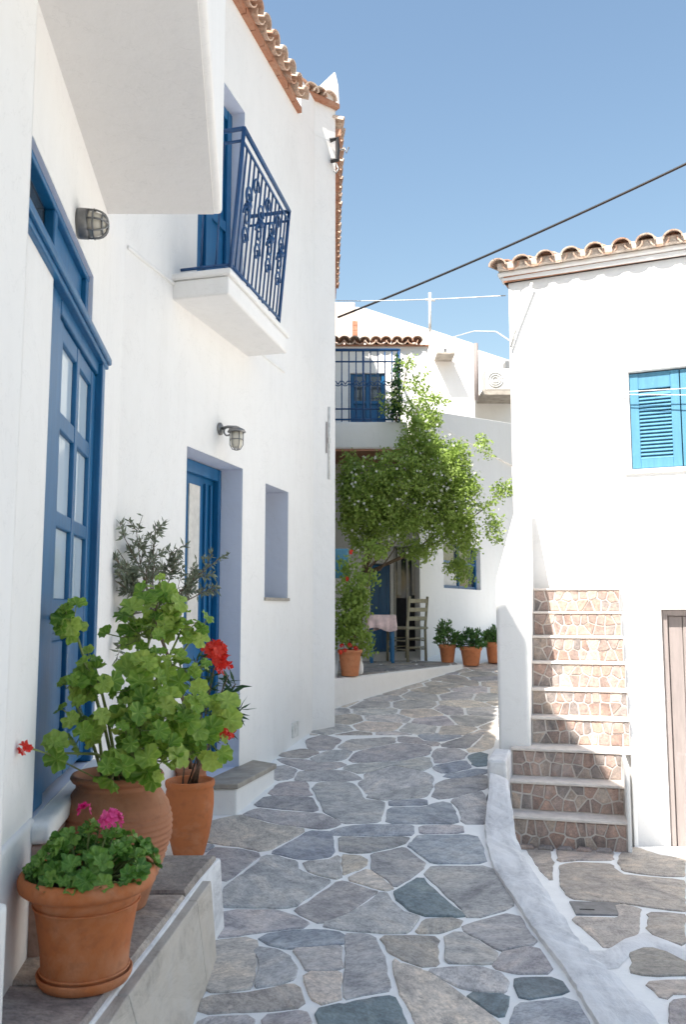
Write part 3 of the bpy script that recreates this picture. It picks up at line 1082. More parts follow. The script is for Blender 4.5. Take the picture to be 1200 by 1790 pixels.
# ---- second door, in its deep reveal
FD = FL2
bd = FD.box('back_door', g0 + .004, g1 - .004, -.27, -.215, .33, 2.49, M['blue'], LH, .004)
tag(bd, 'blue door set deep in the white reveal behind the potted plants')
fbar('door_post', g1 - .05, g1 - .005, -.214, -.17, .33, 2.488, bd, bev=.004)
fbar('door_head', g0 + .01, g1 - .05, -.214, -.175, 2.40, 2.488, bd, bev=.004)
cm = (g0 + g1) / 2
for a_, b_ in ((g0 + .07, cm - .08), (cm + .0, g1 - .30)):
    FD.box('pane', a_, b_, -.214, -.205, 1.25, 2.33, M['curtain'], bd)
for c in (g1 - .21, g1 - .12):
    fbar('moulding', c - .012, c + .012, -.214, -.195, .4, 2.36, bd, bev=.003)
fbar('panel', g0 + .08, g1 - .3, -.214, -.2, .5, 1.1, bd, bev=.01)
# step block under it
z_s = .325
k0, k1, k2 = hit(413, 1425, zp), hit(480, 1367, zp), hit(368, 1425, zp)
wallp = lambda p: FL2.p((Vector((p.x, p.y, 0)) - FL2.A).dot(FL2.e), -.02, 0)
e1_ = FL2.p(*( (Vector((k2.x, k2.y, 0)) - FL2.A).dot(FL2.e), -.02, 0))
e2_ = FL2.p(*( (Vector((k1.x, k1.y, 0)) - FL2.A).dot(FL2.e) + .12, -.02, 0))
step = prism('door_step', [(k0.x, k0.y), (k1.x, k1.y), (e2_.x, e2_.y), (e1_.x, e1_.y), (k2.x, k2.y)], -.05, z_s - .035, M['wall'], LH, .012)
grow = lambda p, d: (p.x + d, p.y - d * .6)
prism('tread_slab', [(k0.x + .012, k0.y - .012), (k1.x + .016, k1.y), (e2_.x, e2_.y + .01), (e1_.x, e1_.y), (k2.x, k2.y - .012)], z_s - .034, z_s, M['slab'], step, .006)

# ---- deep window
win = FD.box('window', w0 + .004, w1 - .004, -.32, -.29, 1.55, 2.45, M['darkglass'], LH)
for a_, b_, z0_, z1_ in ((w0 + .005, w0 + .06, 1.555, 2.45), (w1 - .06, w1 - .005, 1.555, 2.45), (w0 + .06, w1 - .06, 1.555, 1.61), (w0 + .06, w1 - .06, 2.39, 2.45)):
    fbar('frame', a_, b_, -.29, -.262, z0_, z1_, win, 'wall', .004)
fbar('window_sill', w0 - .01, w1 + .015, -.26, .018, 1.52, 1.545, LH, 'slab', .004)

# ---- balcony with flared blue railing
zb = 3.55
rail_t = [PZ(427, 225, 4.5), PZ(506, 370, 4.5)]
rail_b = [PZ(402, 478, 3.56), PZ(487, 570, 3.56)]
on2 = lambda p, n=0: FL2.p((Vector((p.x, p.y, 0)) - FL2.A).dot(FL2.e), n, p.z)
ba, bb = Vector(rail_b[0]), Vector(rail_b[1])
dv = (bb - ba).normalized()
oa, ob = ba - dv * .10 + FL2.n * .03, bb + dv * .14 + FL2.n * .03
ia, ib = on2(oa, -.05), on2(ob, -.05)
slab = prism('balcony_slab', [(ia.x - .02, ia.y), (oa.x, oa.y), (ob.x, ob.y), (ib.x, ib.y)], 3.385, zb - .045, M['wall'], LH, .012)
prism('slab_edge', [(ia.x - .02, ia.y - .015), (oa.x + .012, oa.y - .02), (ob.x + .016, ob.y + .01), (ib.x, ib.y + .012)], zb - .043, zb, M['wall'], slab, .008)
rail = empty('balcony_railing', (0, 0, 0), None, None)
rail.parent = LH
rail.matrix_parent_inverse = Matrix.Translation(-world_loc(LH))
rail['label'] = 'blue wrought iron balcony railing leaning outward'


def world_loc(p, _w=world_loc):
    if p is rail: return Vector((0, 0, 0))
    return _w(p)


ta, tb = Vector(rail_t[0]), Vector(rail_t[1])
down = lambda t: ba.lerp(bb, t)
upr = lambda t: ta.lerp(tb, t)
fr_pt = lambda t, h: down(t).lerp(upr(t), h)
tube('top_rail', [ta, tb], .017, M['iron'], rail, 6)
tube('middle_rail', [fr_pt(0, .915), fr_pt(1, .915)], .010, M['iron'], rail, 6)
tube('bottom_rail', [fr_pt(0, .06), fr_pt(1, .06)], .011, M['iron'], rail, 6)
for t in (0, 1):
    tube('post', [fr_pt(t, -.08), fr_pt(t, 1)], .014, M['iron'], rail, 6)
    for h, r_ in ((1, .015), (.915, .010), (.06, .010)):
        p = fr_pt(t, h)
        tube('side_rail', [p, on2(p, -.03)], r_, M['iron'], rail, 6)
    for k in (.3, .6):
        pl_, pu = fr_pt(t, .06), fr_pt(t, .915)
        tube('baluster', [pl_.lerp(on2(pl_), k), pu.lerp(on2(pu), k)], .007, M['iron'], rail, 5)
NB = 13
for i in range(1, NB):
    t = i / NB
    lo_ = -.10 if i in (4, 8) else .06
    tube('baluster', [fr_pt(t, lo_), fr_pt(t, .915)], .0075, M['iron'], rail, 5)


def scroll(c, h, flip):
    pts = []
    for k in range(22):
        a = k / 21 * 2.4 * math.pi
        rr = .075 * (1 - k / 27)
        pts.append(fr_pt(c + flip * rr * math.cos(a) * .82, h + rr * math.sin(a)))
    return pts


for c in (.16, .40, .63, .86):
    for h, fl in ((.62, 1), (.47, -1), (.33, 1)):
        tube('scroll', [p + FL2.n * .008 for p in scroll(c, h, fl)], .0085, M['iron'], rail, 5)
    bm = bmesh.new()
    bmesh.ops.create_icosphere(bm, subdivisions=2, radius=.03)
    bmesh.ops.translate(bm, verts=bm.verts, vec=fr_pt(c, .545) + FL2.n * .012)
    from_bm('rosette', bm, M['iron'], rail, True)
for c in (.28, .52, .75):
    tube('scroll', [p + FL2.n * .008 for p in scroll(c, .75, 1)], .007, M['iron'], rail, 5)

# balcony door
bdr = FD.box('balcony_door', b0 + .004, b1 - .004, -.17, -.125, 3.57, 5.29, M['blue'], LH, .004)
for a_, b_ in ((b0 + .01, b0 + .09), ((b0 + b1) / 2 - .05, (b0 + b1) / 2 + .05), (b1 - .09, b1 - .01)):
    fbar('stile', a_, b_, -.124, -.10, 3.575, 5.28, bdr, bev=.004)
for z0_ in (3.62, 4.3, 5.2):
    fbar('rail', b0 + .09, b1 - .09, -.124, -.105, z0_, z0_ + .08, bdr, bev=.004)
# drip moulding line along the wall at floor level
cs0, _ = FL2.s_of(204, 433)
cs1, _ = FL2.s_of(497, 640)
FD.box('string_course', .02, cs1, -.01, .012, 3.475, 3.50, M['wall'], LH, .006)

# ---- eave tiles
def tile_mesh(name, r0, r1, L, th=.014, seg=8):
    """barrel tile: hump up, low end at y=0, runs up along +y"""
    bm = bmesh.new()
    rows_ = []
    for (yy, r_) in ((0, r0), (L, r1)):
        for rad in (r_, r_ - th):
            rows_.append([bm.verts.new((rad * math.cos(math.pi * k / seg) * 1.0, yy, rad * math.sin(math.pi * k / seg) * .8)) for k in range(seg + 1)])
    o0, i0, o1, i1 = rows_
    for k in range(seg):
        bm.faces.new((o0[k], o0[k + 1], o1[k + 1], o1[k]))
        bm.faces.new((i0[k + 1], i0[k], i1[k], i1[k + 1]))
        bm.faces.new((o0[k + 1], o0[k], i0[k], i0[k + 1]))
        bm.faces.new((o1[k], o1[k + 1], i1[k + 1], i1[k]))
    for a_, b_, c_, d_ in ((o0[0], o1[0], i1[0], i0[0]), (o0[-1], i0[-1], i1[-1], o1[-1])):
        bm.faces.new((a_, b_, c_, d_))
    bmesh.ops.recalc_face_normals(bm, faces=bm.faces)
    me = bpy.data.meshes.new(name)
    bm.to_mesh(me); bm.free()
    me.materials.append(M['tile'])
    for p in me.polygons: p.use_smooth = False
    return me


TC = tile_mesh('cover_tile', .088, .072, .42)
TP = tile_mesh('pan_tile', .085, .075, .42)
rt = random.Random(8)


def put_tile(me, loc, ax, ay, az, parent, flip=False):
    m = Matrix((ax, ay, az)).transposed().to_4x4()
    if flip: m = m @ Matrix.Rotation(math.pi, 4, 'Y')
    m = m @ Matrix.Rotation(rt.uniform(-.05, .05), 4, 'Z') @ Matrix.Rotation(rt.uniform(-.03, .03), 4, 'X')
    o = bpy.data.objects.new('tile', me)
    col.objects.link(o)
    o.parent = parent
    o.matrix_parent_inverse = Matrix.Translation(-world_loc(parent))
    m.translation = Vector(loc) + Vector((rt.uniform(-.006, .006), rt.uniform(-.006, .006), rt.uniform(-.005, .005)))
    o.matrix_basis = m
    return o


def eave_tiles(fr, s0, s1_, out, z, pitch, rows_, parent, sp=.2):
    ay = (-fr.n * math.cos(pitch) + ZA * math.sin(pitch))
    ax = fr.e
    az = ax.cross(ay).normalized()
    if az.z < 0:
        ax = -ax; az = ax.cross(ay).normalized()
    n = int((s1_ - s0) / sp)
    for r_ in range(rows_):
        for i in range(n + 1):
            s = s0 + i * sp
            p = fr.p(s, out, z) + ay * (r_ * .34)
            put_tile(TC, p + az * (.035 + .012 * r_), ax, ay, az, parent)
            if i < n:
                put_tile(TP, fr.p(s + sp / 2, out - .02, z) + ay * (r_ * .34) + az * (.048 + .012 * r_), ax, ay, az, parent, True)


roofL = prism('roof', [(-.74 - .5, 4.1), (FL2.p(FL2.L - .15, -.03, 0).x, FL2.p(FL2.L - .15, -.03, 0).y), (P3[0] - .3, P3[1] + .45), (P5[0] - .4, P5[1] + .5), (P6[0] - .12, P6[1]), (-6.5, 12.78), (-6.5, 4.1)],
              6.08, [6.15, 6.15, 6.15, 6.15, 6.15, 7.6, 7.6], M['brick'], LH)
# two brick courses under the tiles
i_ = 0
s = .02
while s < FL2.L - .25:
    for k, (n1_, z0_) in enumerate(((.045, 6.045),)):
        FL2.box('brick', s + (k * .1), s + .19 + k * .1, -.08, n1_ + rt.uniform(-.006, .006), z0_, z0_ + .052, M['brick'], roofL)
    s += .2
eave_tiles(FL2, -.3, FL2.L - .14, .11, EAVE - .06, R(16), 4, roofL, .2)
eave_tiles(FL4, .05, FL4.L, .07, 6.30, R(16), 3, roofL, .2)
s = .02
while s < FL4.L - .2:
    FL4.box('brick', s, s + .19, -.05, .05 + rt.uniform(-.006, .006), 6.20, 6.27, M['brick'], roofL)
    s += .2
FL4.box('eave_fill', 0, FL4.L, -.06, -.002, 6.05, 6.3, M['wall'], LH)

# ---- corner pier with tiled cap and pointed finial
pier = prism('corner_pier', [P3, P4, P5, (P5[0] - .35, P5[1] + .28), (P3[0] - .3, P3[1] + .2)], 6.10, 6.46, M['wall'], LH)
fr = Frame(P4, P5)
cap = FL3.box('pier_cap', -.26, FL3.L + .02, -.3, .05, 6.46, 6.51, M['brick'], LH, .008)
for i in range(4):
    put_tile(TC, FL3.p(-.20 + i * .115, .07, 6.51), FL3.e, -FL3.n * .97 + ZA * .22, (FL3.e.cross(-FL3.n * .97 + ZA * .22)).normalized() if FL3.e.cross(-FL3.n).z > 0 else -(FL3.e.cross(-FL3.n * .97 + ZA * .22)).normalized(), roofL)
fa = FL3.p(FL3.L - .09, -.02, 0)
bm = bmesh.new()
base = [bm.verts.new(FL3.p(FL3.L - .18, .03, 6.5)), bm.verts.new(FL3.p(FL3.L + .035, .03, 6.5)), bm.verts.new(FL3.p(FL3.L + .035, -.2, 6.5)), bm.verts.new(FL3.p(FL3.L - .18, -.2, 6.5))]
mid = [bm.verts.new(FL3.p(FL3.L - .12, .02, 6.72)), bm.verts.new(FL3.p(FL3.L + .03, .02, 6.72)), bm.verts.new(FL3.p(FL3.L + .03, -.16, 6.72)), bm.verts.new(FL3.p(FL3.L - .12, -.16, 6.72))]
tip = bm.verts.new(FL3.p(FL3.L + .015, -.02, 6.90))
for k in range(4):
    bm.faces.new((base[k], base[(k + 1) % 4], mid[(k + 1) % 4], mid[k]))
    bm.faces.new((mid[k], mid[(k + 1) % 4], tip))
bm.faces.new(base[::-1])
bmesh.ops.recalc_face_normals(bm, faces=bm.faces)
bevel(from_bm('finial', bm, M['wall'], LH), .012)

# little square hatch in the plaster near the ground
hs, hz = FL2.s_of(515, 1276)
FL2.box('wall_hatch', hs - .07, hs + .09, -.01, .012, hz - .06, hz + .07, M['whitewire'], LH, .004)

# ---- ledge in front of the near door
ZL = .34
out_t = [(-.55, 4.02), (-.571, 3.9), (-.62, 3.2), (-.681, 2.45), (-.72, 1.6), (-.75, .4)]
out_b = [(-.53, 4.10), (-.548, 3.95), (-.535, 3.4), (-.52, 3.0), (-.53, 1.6), (-.55, .4)]
bm = bmesh.new()
T = [bm.verts.new((x, y, ZL)) for x, y in out_t]
B = [bm.verts.new((x, y, -.1)) for x, y in out_b]
Wt = [bm.verts.new((-1.25, y, ZL)) for x, y in out_t]
Wb = [bm.verts.new((-1.25, y + .06, -.1)) for x, y in out_b]
for k in range(len(T) - 1):
    bm.faces.new((T[k], T[k + 1], B[k + 1], B[k]))
    bm.faces.new((Wt[k], Wt[k + 1], T[k + 1], T[k]))
bm.faces.new((Wt[0], T[0], B[0], Wb[0]))
bmesh.ops.recalc_face_normals(bm, faces=bm.faces)
ledge = from_bm('ledge', bm, M['kerb'])
bevel(ledge, .012)
tag(ledge, 'worn whitewashed ledge with grey stone top below the near blue door', 'ledge')
rl = random.Random(4)
yy = .5
while yy < 3.95:
    ln = rl.uniform(.55, .95)
    y1 = min(yy + ln, 3.985)
    if 3.985 - y1 < .2: y1 = 3.985
    ex = lambda Y: np.interp(Y, [p[1] for p in out_t][::-1], [p[0] for p in out_t][::-1])
    poly = [(-1.2, yy + .008), (ex(yy) - .012, yy + .008), (ex((yy + y1) / 2) - .010, (yy + y1) / 2), (ex(y1) - .012, y1 - .006), (-1.2, y1 - .006)]
    stone_obj('top_slab', poly, lambda Y: ZL, M['stone'], ledge, rl.choice([(.33, .29, .265), (.30, .27, .26), (.36, .31, .27)]), h=.02, ch=.012, r=rl)
    # worn facing slabs on the side
    fb = lambda Y: np.interp(Y, [p[1] for p in out_b][::-1], [p[0] for p in out_b][::-1])
    if y1 < 3.99:
        y1, y1s = min(y1, 3.72), y1
        v = []
        for k, (Y, tt) in enumerate(((yy + .002, .03), (y1 - .002, .03), (y1 - .002, 1.1), (yy + .002, 1.1))):
            x = ex(Y) + (fb(Y) - ex(Y)) * tt
            z = ZL - (ZL + .1) * tt * .78
            x2 = ex(Y) + (fb(Y) - ex(Y)) * tt * .78
            v.append(Vector((x2 + .034, Y, z)))
        v2 = [p + Vector((-.06, 0, 0)) for p in v]
        f = [(0, 1, 2, 3), (7, 6, 5, 4), (0, 4, 5, 1), (1, 5, 6, 2), (2, 6, 7, 3), (3, 7, 4, 0)]
        o = pydata('facing_slab', v + v2, f, M['facing'], ledge, color=rl.choice([(.62, .57, .50), (.56, .51, .45)]))
        bevel(o, .004)
        y1 = y1s
    yy = y1

# ================================================================== RIGHT HOUSE AND STAIRS
RA = PY(1000, HOR, 7.85)
RDv = V(-2850)
rd = Vector((-RDv.x, -RDv.y)).normalized() if RDv.x > 0 else Vector((-RDv.x, -RDv.y)).normalized()
if rd.x < 0: rd = -rd
q = PLN(902, HOR, RA, rd)
RC = Vector((q.x, q.y))
RE = RC + rd * 5.2
RB = RC + Vector((-rd.y, rd.x)) * 3.0
FR = Frame(RC, RE)
FRS = Frame(RB, RC)
RH = empty('village_house', (RC.x, RC.y, 0), 'sunlit white house on the right with tiled eave and blue shutters', 'house')
ws0, wz1 = FR.s_of(1099, 651)
_, wz0 = FR.s_of(1108, 821)
ws1 = ws0 + .86
ds0, dz1 = FR.s_of(1156, 1065)
ds1 = ds0 + .8
rw = wall_sheet('wall', [tuple(RB), tuple(RC), tuple(RE), tuple(RE + Vector((-rd.y, rd.x)) * 3), tuple(RB)], -1.2, 4.62,
                [(1, ws0, ws1, wz0, wz1, .10), (1, ds0, ds1, -.62, dz1, .16)], M['wall'], RH, .025)
# window with louvred shutters
FD = FR
wn_ = FR.box('window', ws0 + .003, ws1 - .003, -.12, -.1, wz0, wz1, M['dark'], RH)
FR.box('window_surround', ws0 - .05, ws1 + .05, -.01, .012, wz1 + .002, wz1 + .06, M['wall'], RH, .006)
FR.box('window_surround', ws0 - .055, ws0 - .003, -.01, .010, wz0, wz1, M['wall'], RH, .005)
FR.box('window_sill', ws0 - .06, ws1 + .06, -.09, .03, wz0 - .04, wz0 - .002, M['wall'], RH, .008)
half = (ws1 - ws0) / 2
for k in range(2):
    a_ = ws0 + k * half + .004
    b_ = a_ + half - .008
    sh = FR.box('shutter', a_, a_ + .075, -.075, -.03, wz0 + .012, wz1 - .012, M['blue_mid'], RH, .004)
    tag(sh, 'blue louvred window shutter')
    FR.box('stile', b_ - .075, b_, -.075, -.03, wz0 + .012, wz1 - .012, M['blue_mid'], sh, .004)
    zr = [(wz1 - .16, wz1 - .012), (wz0 + .012, wz0 + .10)]
    for z0_, z1_ in zr:
        FR.box('rail', a_ + .075, b_ - .075, -.072, -.034, z0_, z1_, M['blue_mid'], sh, .004)
    z = wz0 + .115
    bm = bmesh.new()
    bm_box(bm, (0, 0, 0), XA, YA, ZA, (b_ - a_ - .15) / 2, .026, .0045)
    me = bpy.data.meshes.new('slat'); bm.to_mesh(me); bm.free(); me.materials.append(M['blue_mid'])
    while z < wz1 - .175:
        o = bpy.data.objects.new('slat', me)
        col.objects.link(o)
        o.parent = sh
        ya = (-FR.n * .62 + ZA * .78).normalized()
        m = Matrix((FR.e, ya, FR.e.cross(ya))).transposed().to_4x4()
        m.translation = FR.p((a_ + b_) / 2, -.052, z)
        o.matrix_basis = m
        z += .034
# door
rdor = FR.box('door', ds0 + .003, ds1 - .003, -.19, -.14, -.7, dz1 - .004, M['greywood'], RH)
tag(rdor, 'grey brown plank door at the right edge, in a white reveal')
for k in range(6):
    a_ = ds0 + .05 + k * .118
    FR.box('plank', a_, a_ + .112, -.139, -.118 + rt.uniform(-.003, .003), -.66, dz1 - .06, M['greywood'], rdor, .004)
FR.box('door_frame', ds0 + .002, ds0 + .045, -.139, -.07, -.66, dz1 - .004, M['greywood'], RH, .004)
FR.box('door_frame', ds0 + .045, ds1 - .003, -.139, -.075, dz1 - .055, dz1 - .004, M['greywood'], RH, .004)
# roof
bx = RB - Vector((rd.x, rd.y)) * .0
EZ = 4.70
roofR = prism('roof', [tuple(RC + Vector((-.05, -.03))), tuple(RE), tuple(RE + Vector((-rd.y, rd.x)) * 3), tuple(RB)], 4.6, [4.72, 4.72, 5.3, 5.3], M['brick'], RH)
cav = FR.box('cove', -.06, 5.2, -.05, .05, 4.60, 4.655, M['wall'], RH, .02)
FR.box('cornice', -.09, 5.2, -.05, .075, 4.657, 4.70, M['wall'], RH, .015)
FRS.box('cornice', 0, FRS.L + .05, -.05, .06, 4.655, 4.70, M['wall'], RH, .012)
eave_tiles(FR, -.06, 4.6, .16, EZ + .0, R(17), 3, roofR, .225)
FR.box('mortar_bed', -.08, 4.7, -.02, .118, EZ + .002, EZ + .075, M['eavemortar'], roofR, .01)
eave_tiles(FRS, .1, FRS.L - .12, .10, EZ - .01, R(9), 1, roofR, .21)

# ---- staircase with crazy-paved risers
SU = Vector((.966, -.26, 0)).normalized()
SV = Vector((.26, .966, 0)).normalized()
SO = PZ(892, 1477, -.22)
SO = Vector((SO.x, SO.y, 0))
SC = empty('staircase', (SO.x, SO.y, -.22), 'outdoor stone-faced staircase with white treads climbing to the right house', 'staircase')


def sp(u, v, z):
    q = SO + SU * u + SV * v
    return Vector((q.x, q.y, z))


def sbox(name, u0, u1, v0, v1, z0, z1, mat, parent, bev=.01, color=None):
    bm = bmesh.new()
    bm_box(bm, sp((u0 + u1) / 2, (v0 + v1) / 2, (z0 + z1) / 2), SU, SV, ZA, (u1 - u0) / 2, (v1 - v0) / 2, (z1 - z0) / 2)
    bmesh.ops.recalc_face_normals(bm, faces=bm.faces)
    o = from_bm(name, bm, mat, parent, color=color)
    if bev: bevel(o, bev)
    return o


RED1, RED2, RED3, RED4 = (.42, .29, .24), (.37, .28, .245), (.31, .265, .245), (.47, .38, .32)
rr_ = random.Random(17)
RIS = .2065
front = [0, .20, .40, .66, .83, 1.0, 1.17, 1.34, 1.51]
for k in range(9):
    z1_ = -.22 + RIS * (k + 1)
    z0_ = -.22 + RIS * k
    if k < 3: u0, u1 = 0.0, .80
    else: u0, u1 = .205 + .01 * (k % 2), .92
    if k >= 3:
        u0 = .142; u1 = .88
    v0 = front[k]
    v1 = front[k + 1] + .04 if k < 8 else 1.62
    stp = sbox('step', u0, u1, v0 + .009, v1, z0_ - (.35 if k == 0 else .06), z1_ - .021, M['risermortar'], SC, 0)
    sbox('tread', u0 - .006, u1 + .006, v0 - .008, v1 + .02, z1_ - .020, z1_, M['tread'], stp, .005)
    # irregular facing stones of the riser
    zlo = z0_ + .004 if k else z0_ - .02
    zhi = z1_ - .023
    nx = 11 if k < 3 else 10
    sd_ = []
    for i in range(nx):
        for j in range(2):
            sd_.append(Vector((u0 + (i + .5 + (j * .4)) * (u1 - u0) / nx + rr_.uniform(-.025, .025), zlo + (zhi - zlo) * (.27 + .47 * j) + rr_.uniform(-.028, .028))))
    for poly in cells(sd_, [(u0 + .006, zlo), (u1 - .006, zlo), (u1 - .006, zhi), (u0 + .006, zhi)], .0045):
        if len(poly) < 3: continue
        n = len(poly)
        cx = sum(p.x for p in poly) / n; cz = sum(p.y for p in poly) / n
        dep = rr_.uniform(.000, .007)
        v = [sp(p.x, v0 + .03, p.y) for p in poly] + [sp(p.x, v0 + .012 - dep * .5, p.y) for p in poly] + [sp(cx + (p.x - cx) * .9, v0 + .005 - dep, cz + (p.y - cz) * .9) for p in poly]
        f = [tuple(range(2 * n, 3 * n))[::-1]]
        for q_ in range(2):
            for i in range(n):
                j = (i + 1) % n
                f.append((q_ * n + i, (q_ + 1) * n + i, (q_ + 1) * n + j, q_ * n + j))
        c = rr_.choice([RED1, RED2, RED2, RED3, RED4]); bj = rr_.uniform(.8, 1.15)
        pydata('stone', v, f, M['riserstone'], stp, color=[x * bj for x in c])
# landing mass, side walls
sbox('stair_mass', .16, .88, .75, 1.62, -.6, .38, M['wall'], SC, 0)
sbox('stair_side', .802, .83, -.015, .66, -.7, .37, M['wall'], SC, .008)
bm = bmesh.new()
pts = [(.66, -.7), (.66, .40), (1.6, 1.42), (1.6, -.7)]
vs = []
for u in (.881, .91):
    vs.append([bm.verts.new(sp(u, v_, z_)) for v_, z_ in pts])
bm.faces.new(vs[0]); bm.faces.new(vs[1][::-1])
for i in range(4):
    j = (i + 1) % 4
    bm.faces.new((vs[0][i], vs[1][i], vs[1][j], vs[0][j]))
bmesh.ops.recalc_face_normals(bm, faces=bm.faces)
bevel(from_bm('stair_side', bm, M['wall'], SC), .008)
# parapet wall on the left of the flight: upright front, sloping top
bm = bmesh.new()
prof = [(.50, -.3), (.50, 1.62), (.55, 1.72), (1.62, 2.47), (1.62, -.3)]
vs = []
for u in (-.112, .137):
    vs.append([bm.verts.new(sp(u + (.115 * (v_ - .5) / 1.12 if u < 0 else 0), v_, z_)) for v_, z_ in prof])
bm.faces.new(vs[0]); bm.faces.new(vs[1][::-1])
for i in range(len(prof)):
    j = (i + 1) % len(prof)
    bm.faces.new((vs[0][i], vs[1][i], vs[1][j], vs[0][j]))
bmesh.ops.recalc_face_normals(bm, faces=bm.faces)
bevel(from_bm('parapet', bm, M['wall'], SC), .03, 3)
# white flank left of the lower flight
sbox('flank_wall', -.14, -.004, -.10, .42, -.6, .385, M['kerb'], SC, .02)
# toe stones at the foot of the stair
for i in range(5):
    u = .12 + i * .13
    stone_obj('toe_stone', [tuple(sp(u + a_, -.06 + b_, 0).xy) for a_, b_ in ((-.05, -.03), (.05, -.035), (.055, .03), (-.045, .035))], lambda Y: zc(Y), M['stone'], SC, rr_.choice([RED3, (.2, .2, .19), RED2]), h=.03, ch=.015, r=rr_)

# ================================================================== FAR HOUSES
# house with the far balcony, at the back of the terrace
FH = empty('village_house', (.5, 12.8, .73), 'far white house with blue iron balcony above the terrace', 'house')
YF = 12.8
pp = lambda x, y: PY(x, y, YF)
fx = lambda x: PY(x, HOR, YF).x
FF = Frame((-.6, YF), (1.30, YF))
fs = lambda x: fx(x) + .6
zF = lambda y: PY(600, y, YF).z
fw = wall_sheet('wall', [(-.6, 16), (-.6, YF), (1.30, YF), (1.30, 16), (-.6, 16)], .2, zF(606), [(1, fs(613), fs(676), 4.02, zF(652), .08), (1, fs(689), fs(735), .735, zF(955), .12), (1, fs(648), fs(683), .735, zF(985), .06)], M['wall_far'], FH, .02)
FD = FF
ubd = FF.box('balcony_door', fs(613) + .003, fs(676) - .003, -.1, -.07, 4.02, zF(652), M['blue'], FH)
for a_, b_, z0_, z1_ in ((fs(613) + .01, fs(619), 4.03, zF(654)), (fs(670), fs(676) - .01, 4.03, zF(654)), (fs(642), fs(647), 4.03, zF(654)), (fs(619), fs(642), zF(705), zF(700)), (fs(647), fs(670), zF(705), zF(700))):
    fbar('frame', a_, b_, -.069, -.03, z0_, z1_, ubd, 'blue', .003)
for a_, b_ in ((fs(621), fs(640)), (fs(649), fs(668))):
    FF.box('pane', a_, b_, -.069, -.06, zF(699), zF(657), M['darkglass'], ubd)
gd = FF.box('glazed_door', fs(689) + .003, fs(735) - .003, -.15, -.11, .74, zF(957), M['darkglass'], FH)
tag(gd, 'dark glazed door with pale curtains behind the chair')
for a_, b_ in ((fs(690), fs(694)), (fs(712), fs(716)), (fs(731), fs(734.5))):
    fbar('frame', a_, b_, -.109, -.08, .75, zF(958), gd, 'curtain', .003)
for a_, b_ in ((fs(696), fs(703)), (fs(722), fs(729))):
    FF.box('curtain', a_, b_, -.109, -.1, zF(1040), zF(960), M['curtain'], gd)
FF.box('panel', fs(694), fs(731), -.109, -.095, .75, zF(1045), M['dark'], gd)
bdd = FF.box('door', fs(648) + .003, fs(683) - .003, -.08, -.05, .74, zF(987), M['blue'], FH)
tag(bdd, 'blue door leaf partly behind the climbing plant')
for a_, b_ in ((fs(649), fs(654)), (fs(664), fs(668)), (fs(677), fs(682))):
    fbar('stile', a_, b_, -.049, -.03, .75, zF(989), bdd, 'blue', .003)
# balcony
YB = 11.75
bX0, bX1 = -.15, PY(716, HOR, YB).x
zb0, zb1 = PY(600, 789, YB).z, PY(600, 737, YB).z
fsl = prism('balcony_slab', [(bX0, YB), (bX1, YB), (bX1 + .02, YF + .02), (bX0, YF + .02)], zb0 + .03, zb1, M['wall_far'], FH, .03)
prism('slab_rim', [(bX0, YB - .02), (bX1 - .06, YB - .02), (bX1 - .06, YF), (bX0, YF)], zb0, zb0 + .028, M['brick'], fsl)
fr_ = empty('balcony_railing', (0, 0, 0), None, None)
fr_.parent = FH
fr_.matrix_parent_inverse = Matrix.Translation(-world_loc(FH))
_wl = world_loc


def world_loc(p, _w=_wl):
    if p is fr_: return Vector((0, 0, 0))
    return _w(p)


rx0, rx1 = -.12, PY(702, HOR, YB).x
rz0, rz1 = zb1, PY(600, 612, YB + .05).z
for z, r_ in ((rz1, .022), (rz1 - .17, .012), (rz0 + .19, .012), (rz0 + .04, .014)):
    tube('rail', [(rx0, YB + .05, z), (rx1, YB + .05, z)], r_, M['iron'], fr_, 6)
    tube('side_rail', [(rx1, YB + .05, z), (rx1, YF, z)], r_, M['iron'], fr_, 6)
n = 9
for i in range(n + 1):
    x = rx0 + (rx1 - rx0) * i / n
    tube('baluster', [(x, YB + .05, rz0), (x, YB + .05, rz1)], .016 if i in (0, 4, n) else .009, M['iron'], fr_, 5)
    if i < n:
        xm = x + (rx1 - rx0) / n / 2
        pts = []
        for k in range(16):
            a_ = k / 15 * 2 * math.pi
            pts.append((xm + .052 * math.sin(a_), YB + .05, (rz0 + rz1) / 2 + .22 * math.sin(a_ * .5 + .0) * (1 if k < 8 else 1) - .1 + .12 * math.cos(a_)))
        tube('scroll', pts, .008, M['iron'], fr_, 5)
# eave over the balcony
FEv = Frame((-.5, YF), (1.28, YF))
rf = prism('roof', [(-.6, YF - .05), (1.32, YF - .05), (1.32, 16), (-.6, 16)], zF(606), [zF(604), zF(604), zF(604) + .05, zF(604) + .05], M['brick'], FH)
eave_tiles(FEv, .2, 1.78, .12, zF(603), R(6), 1, rf, .16)

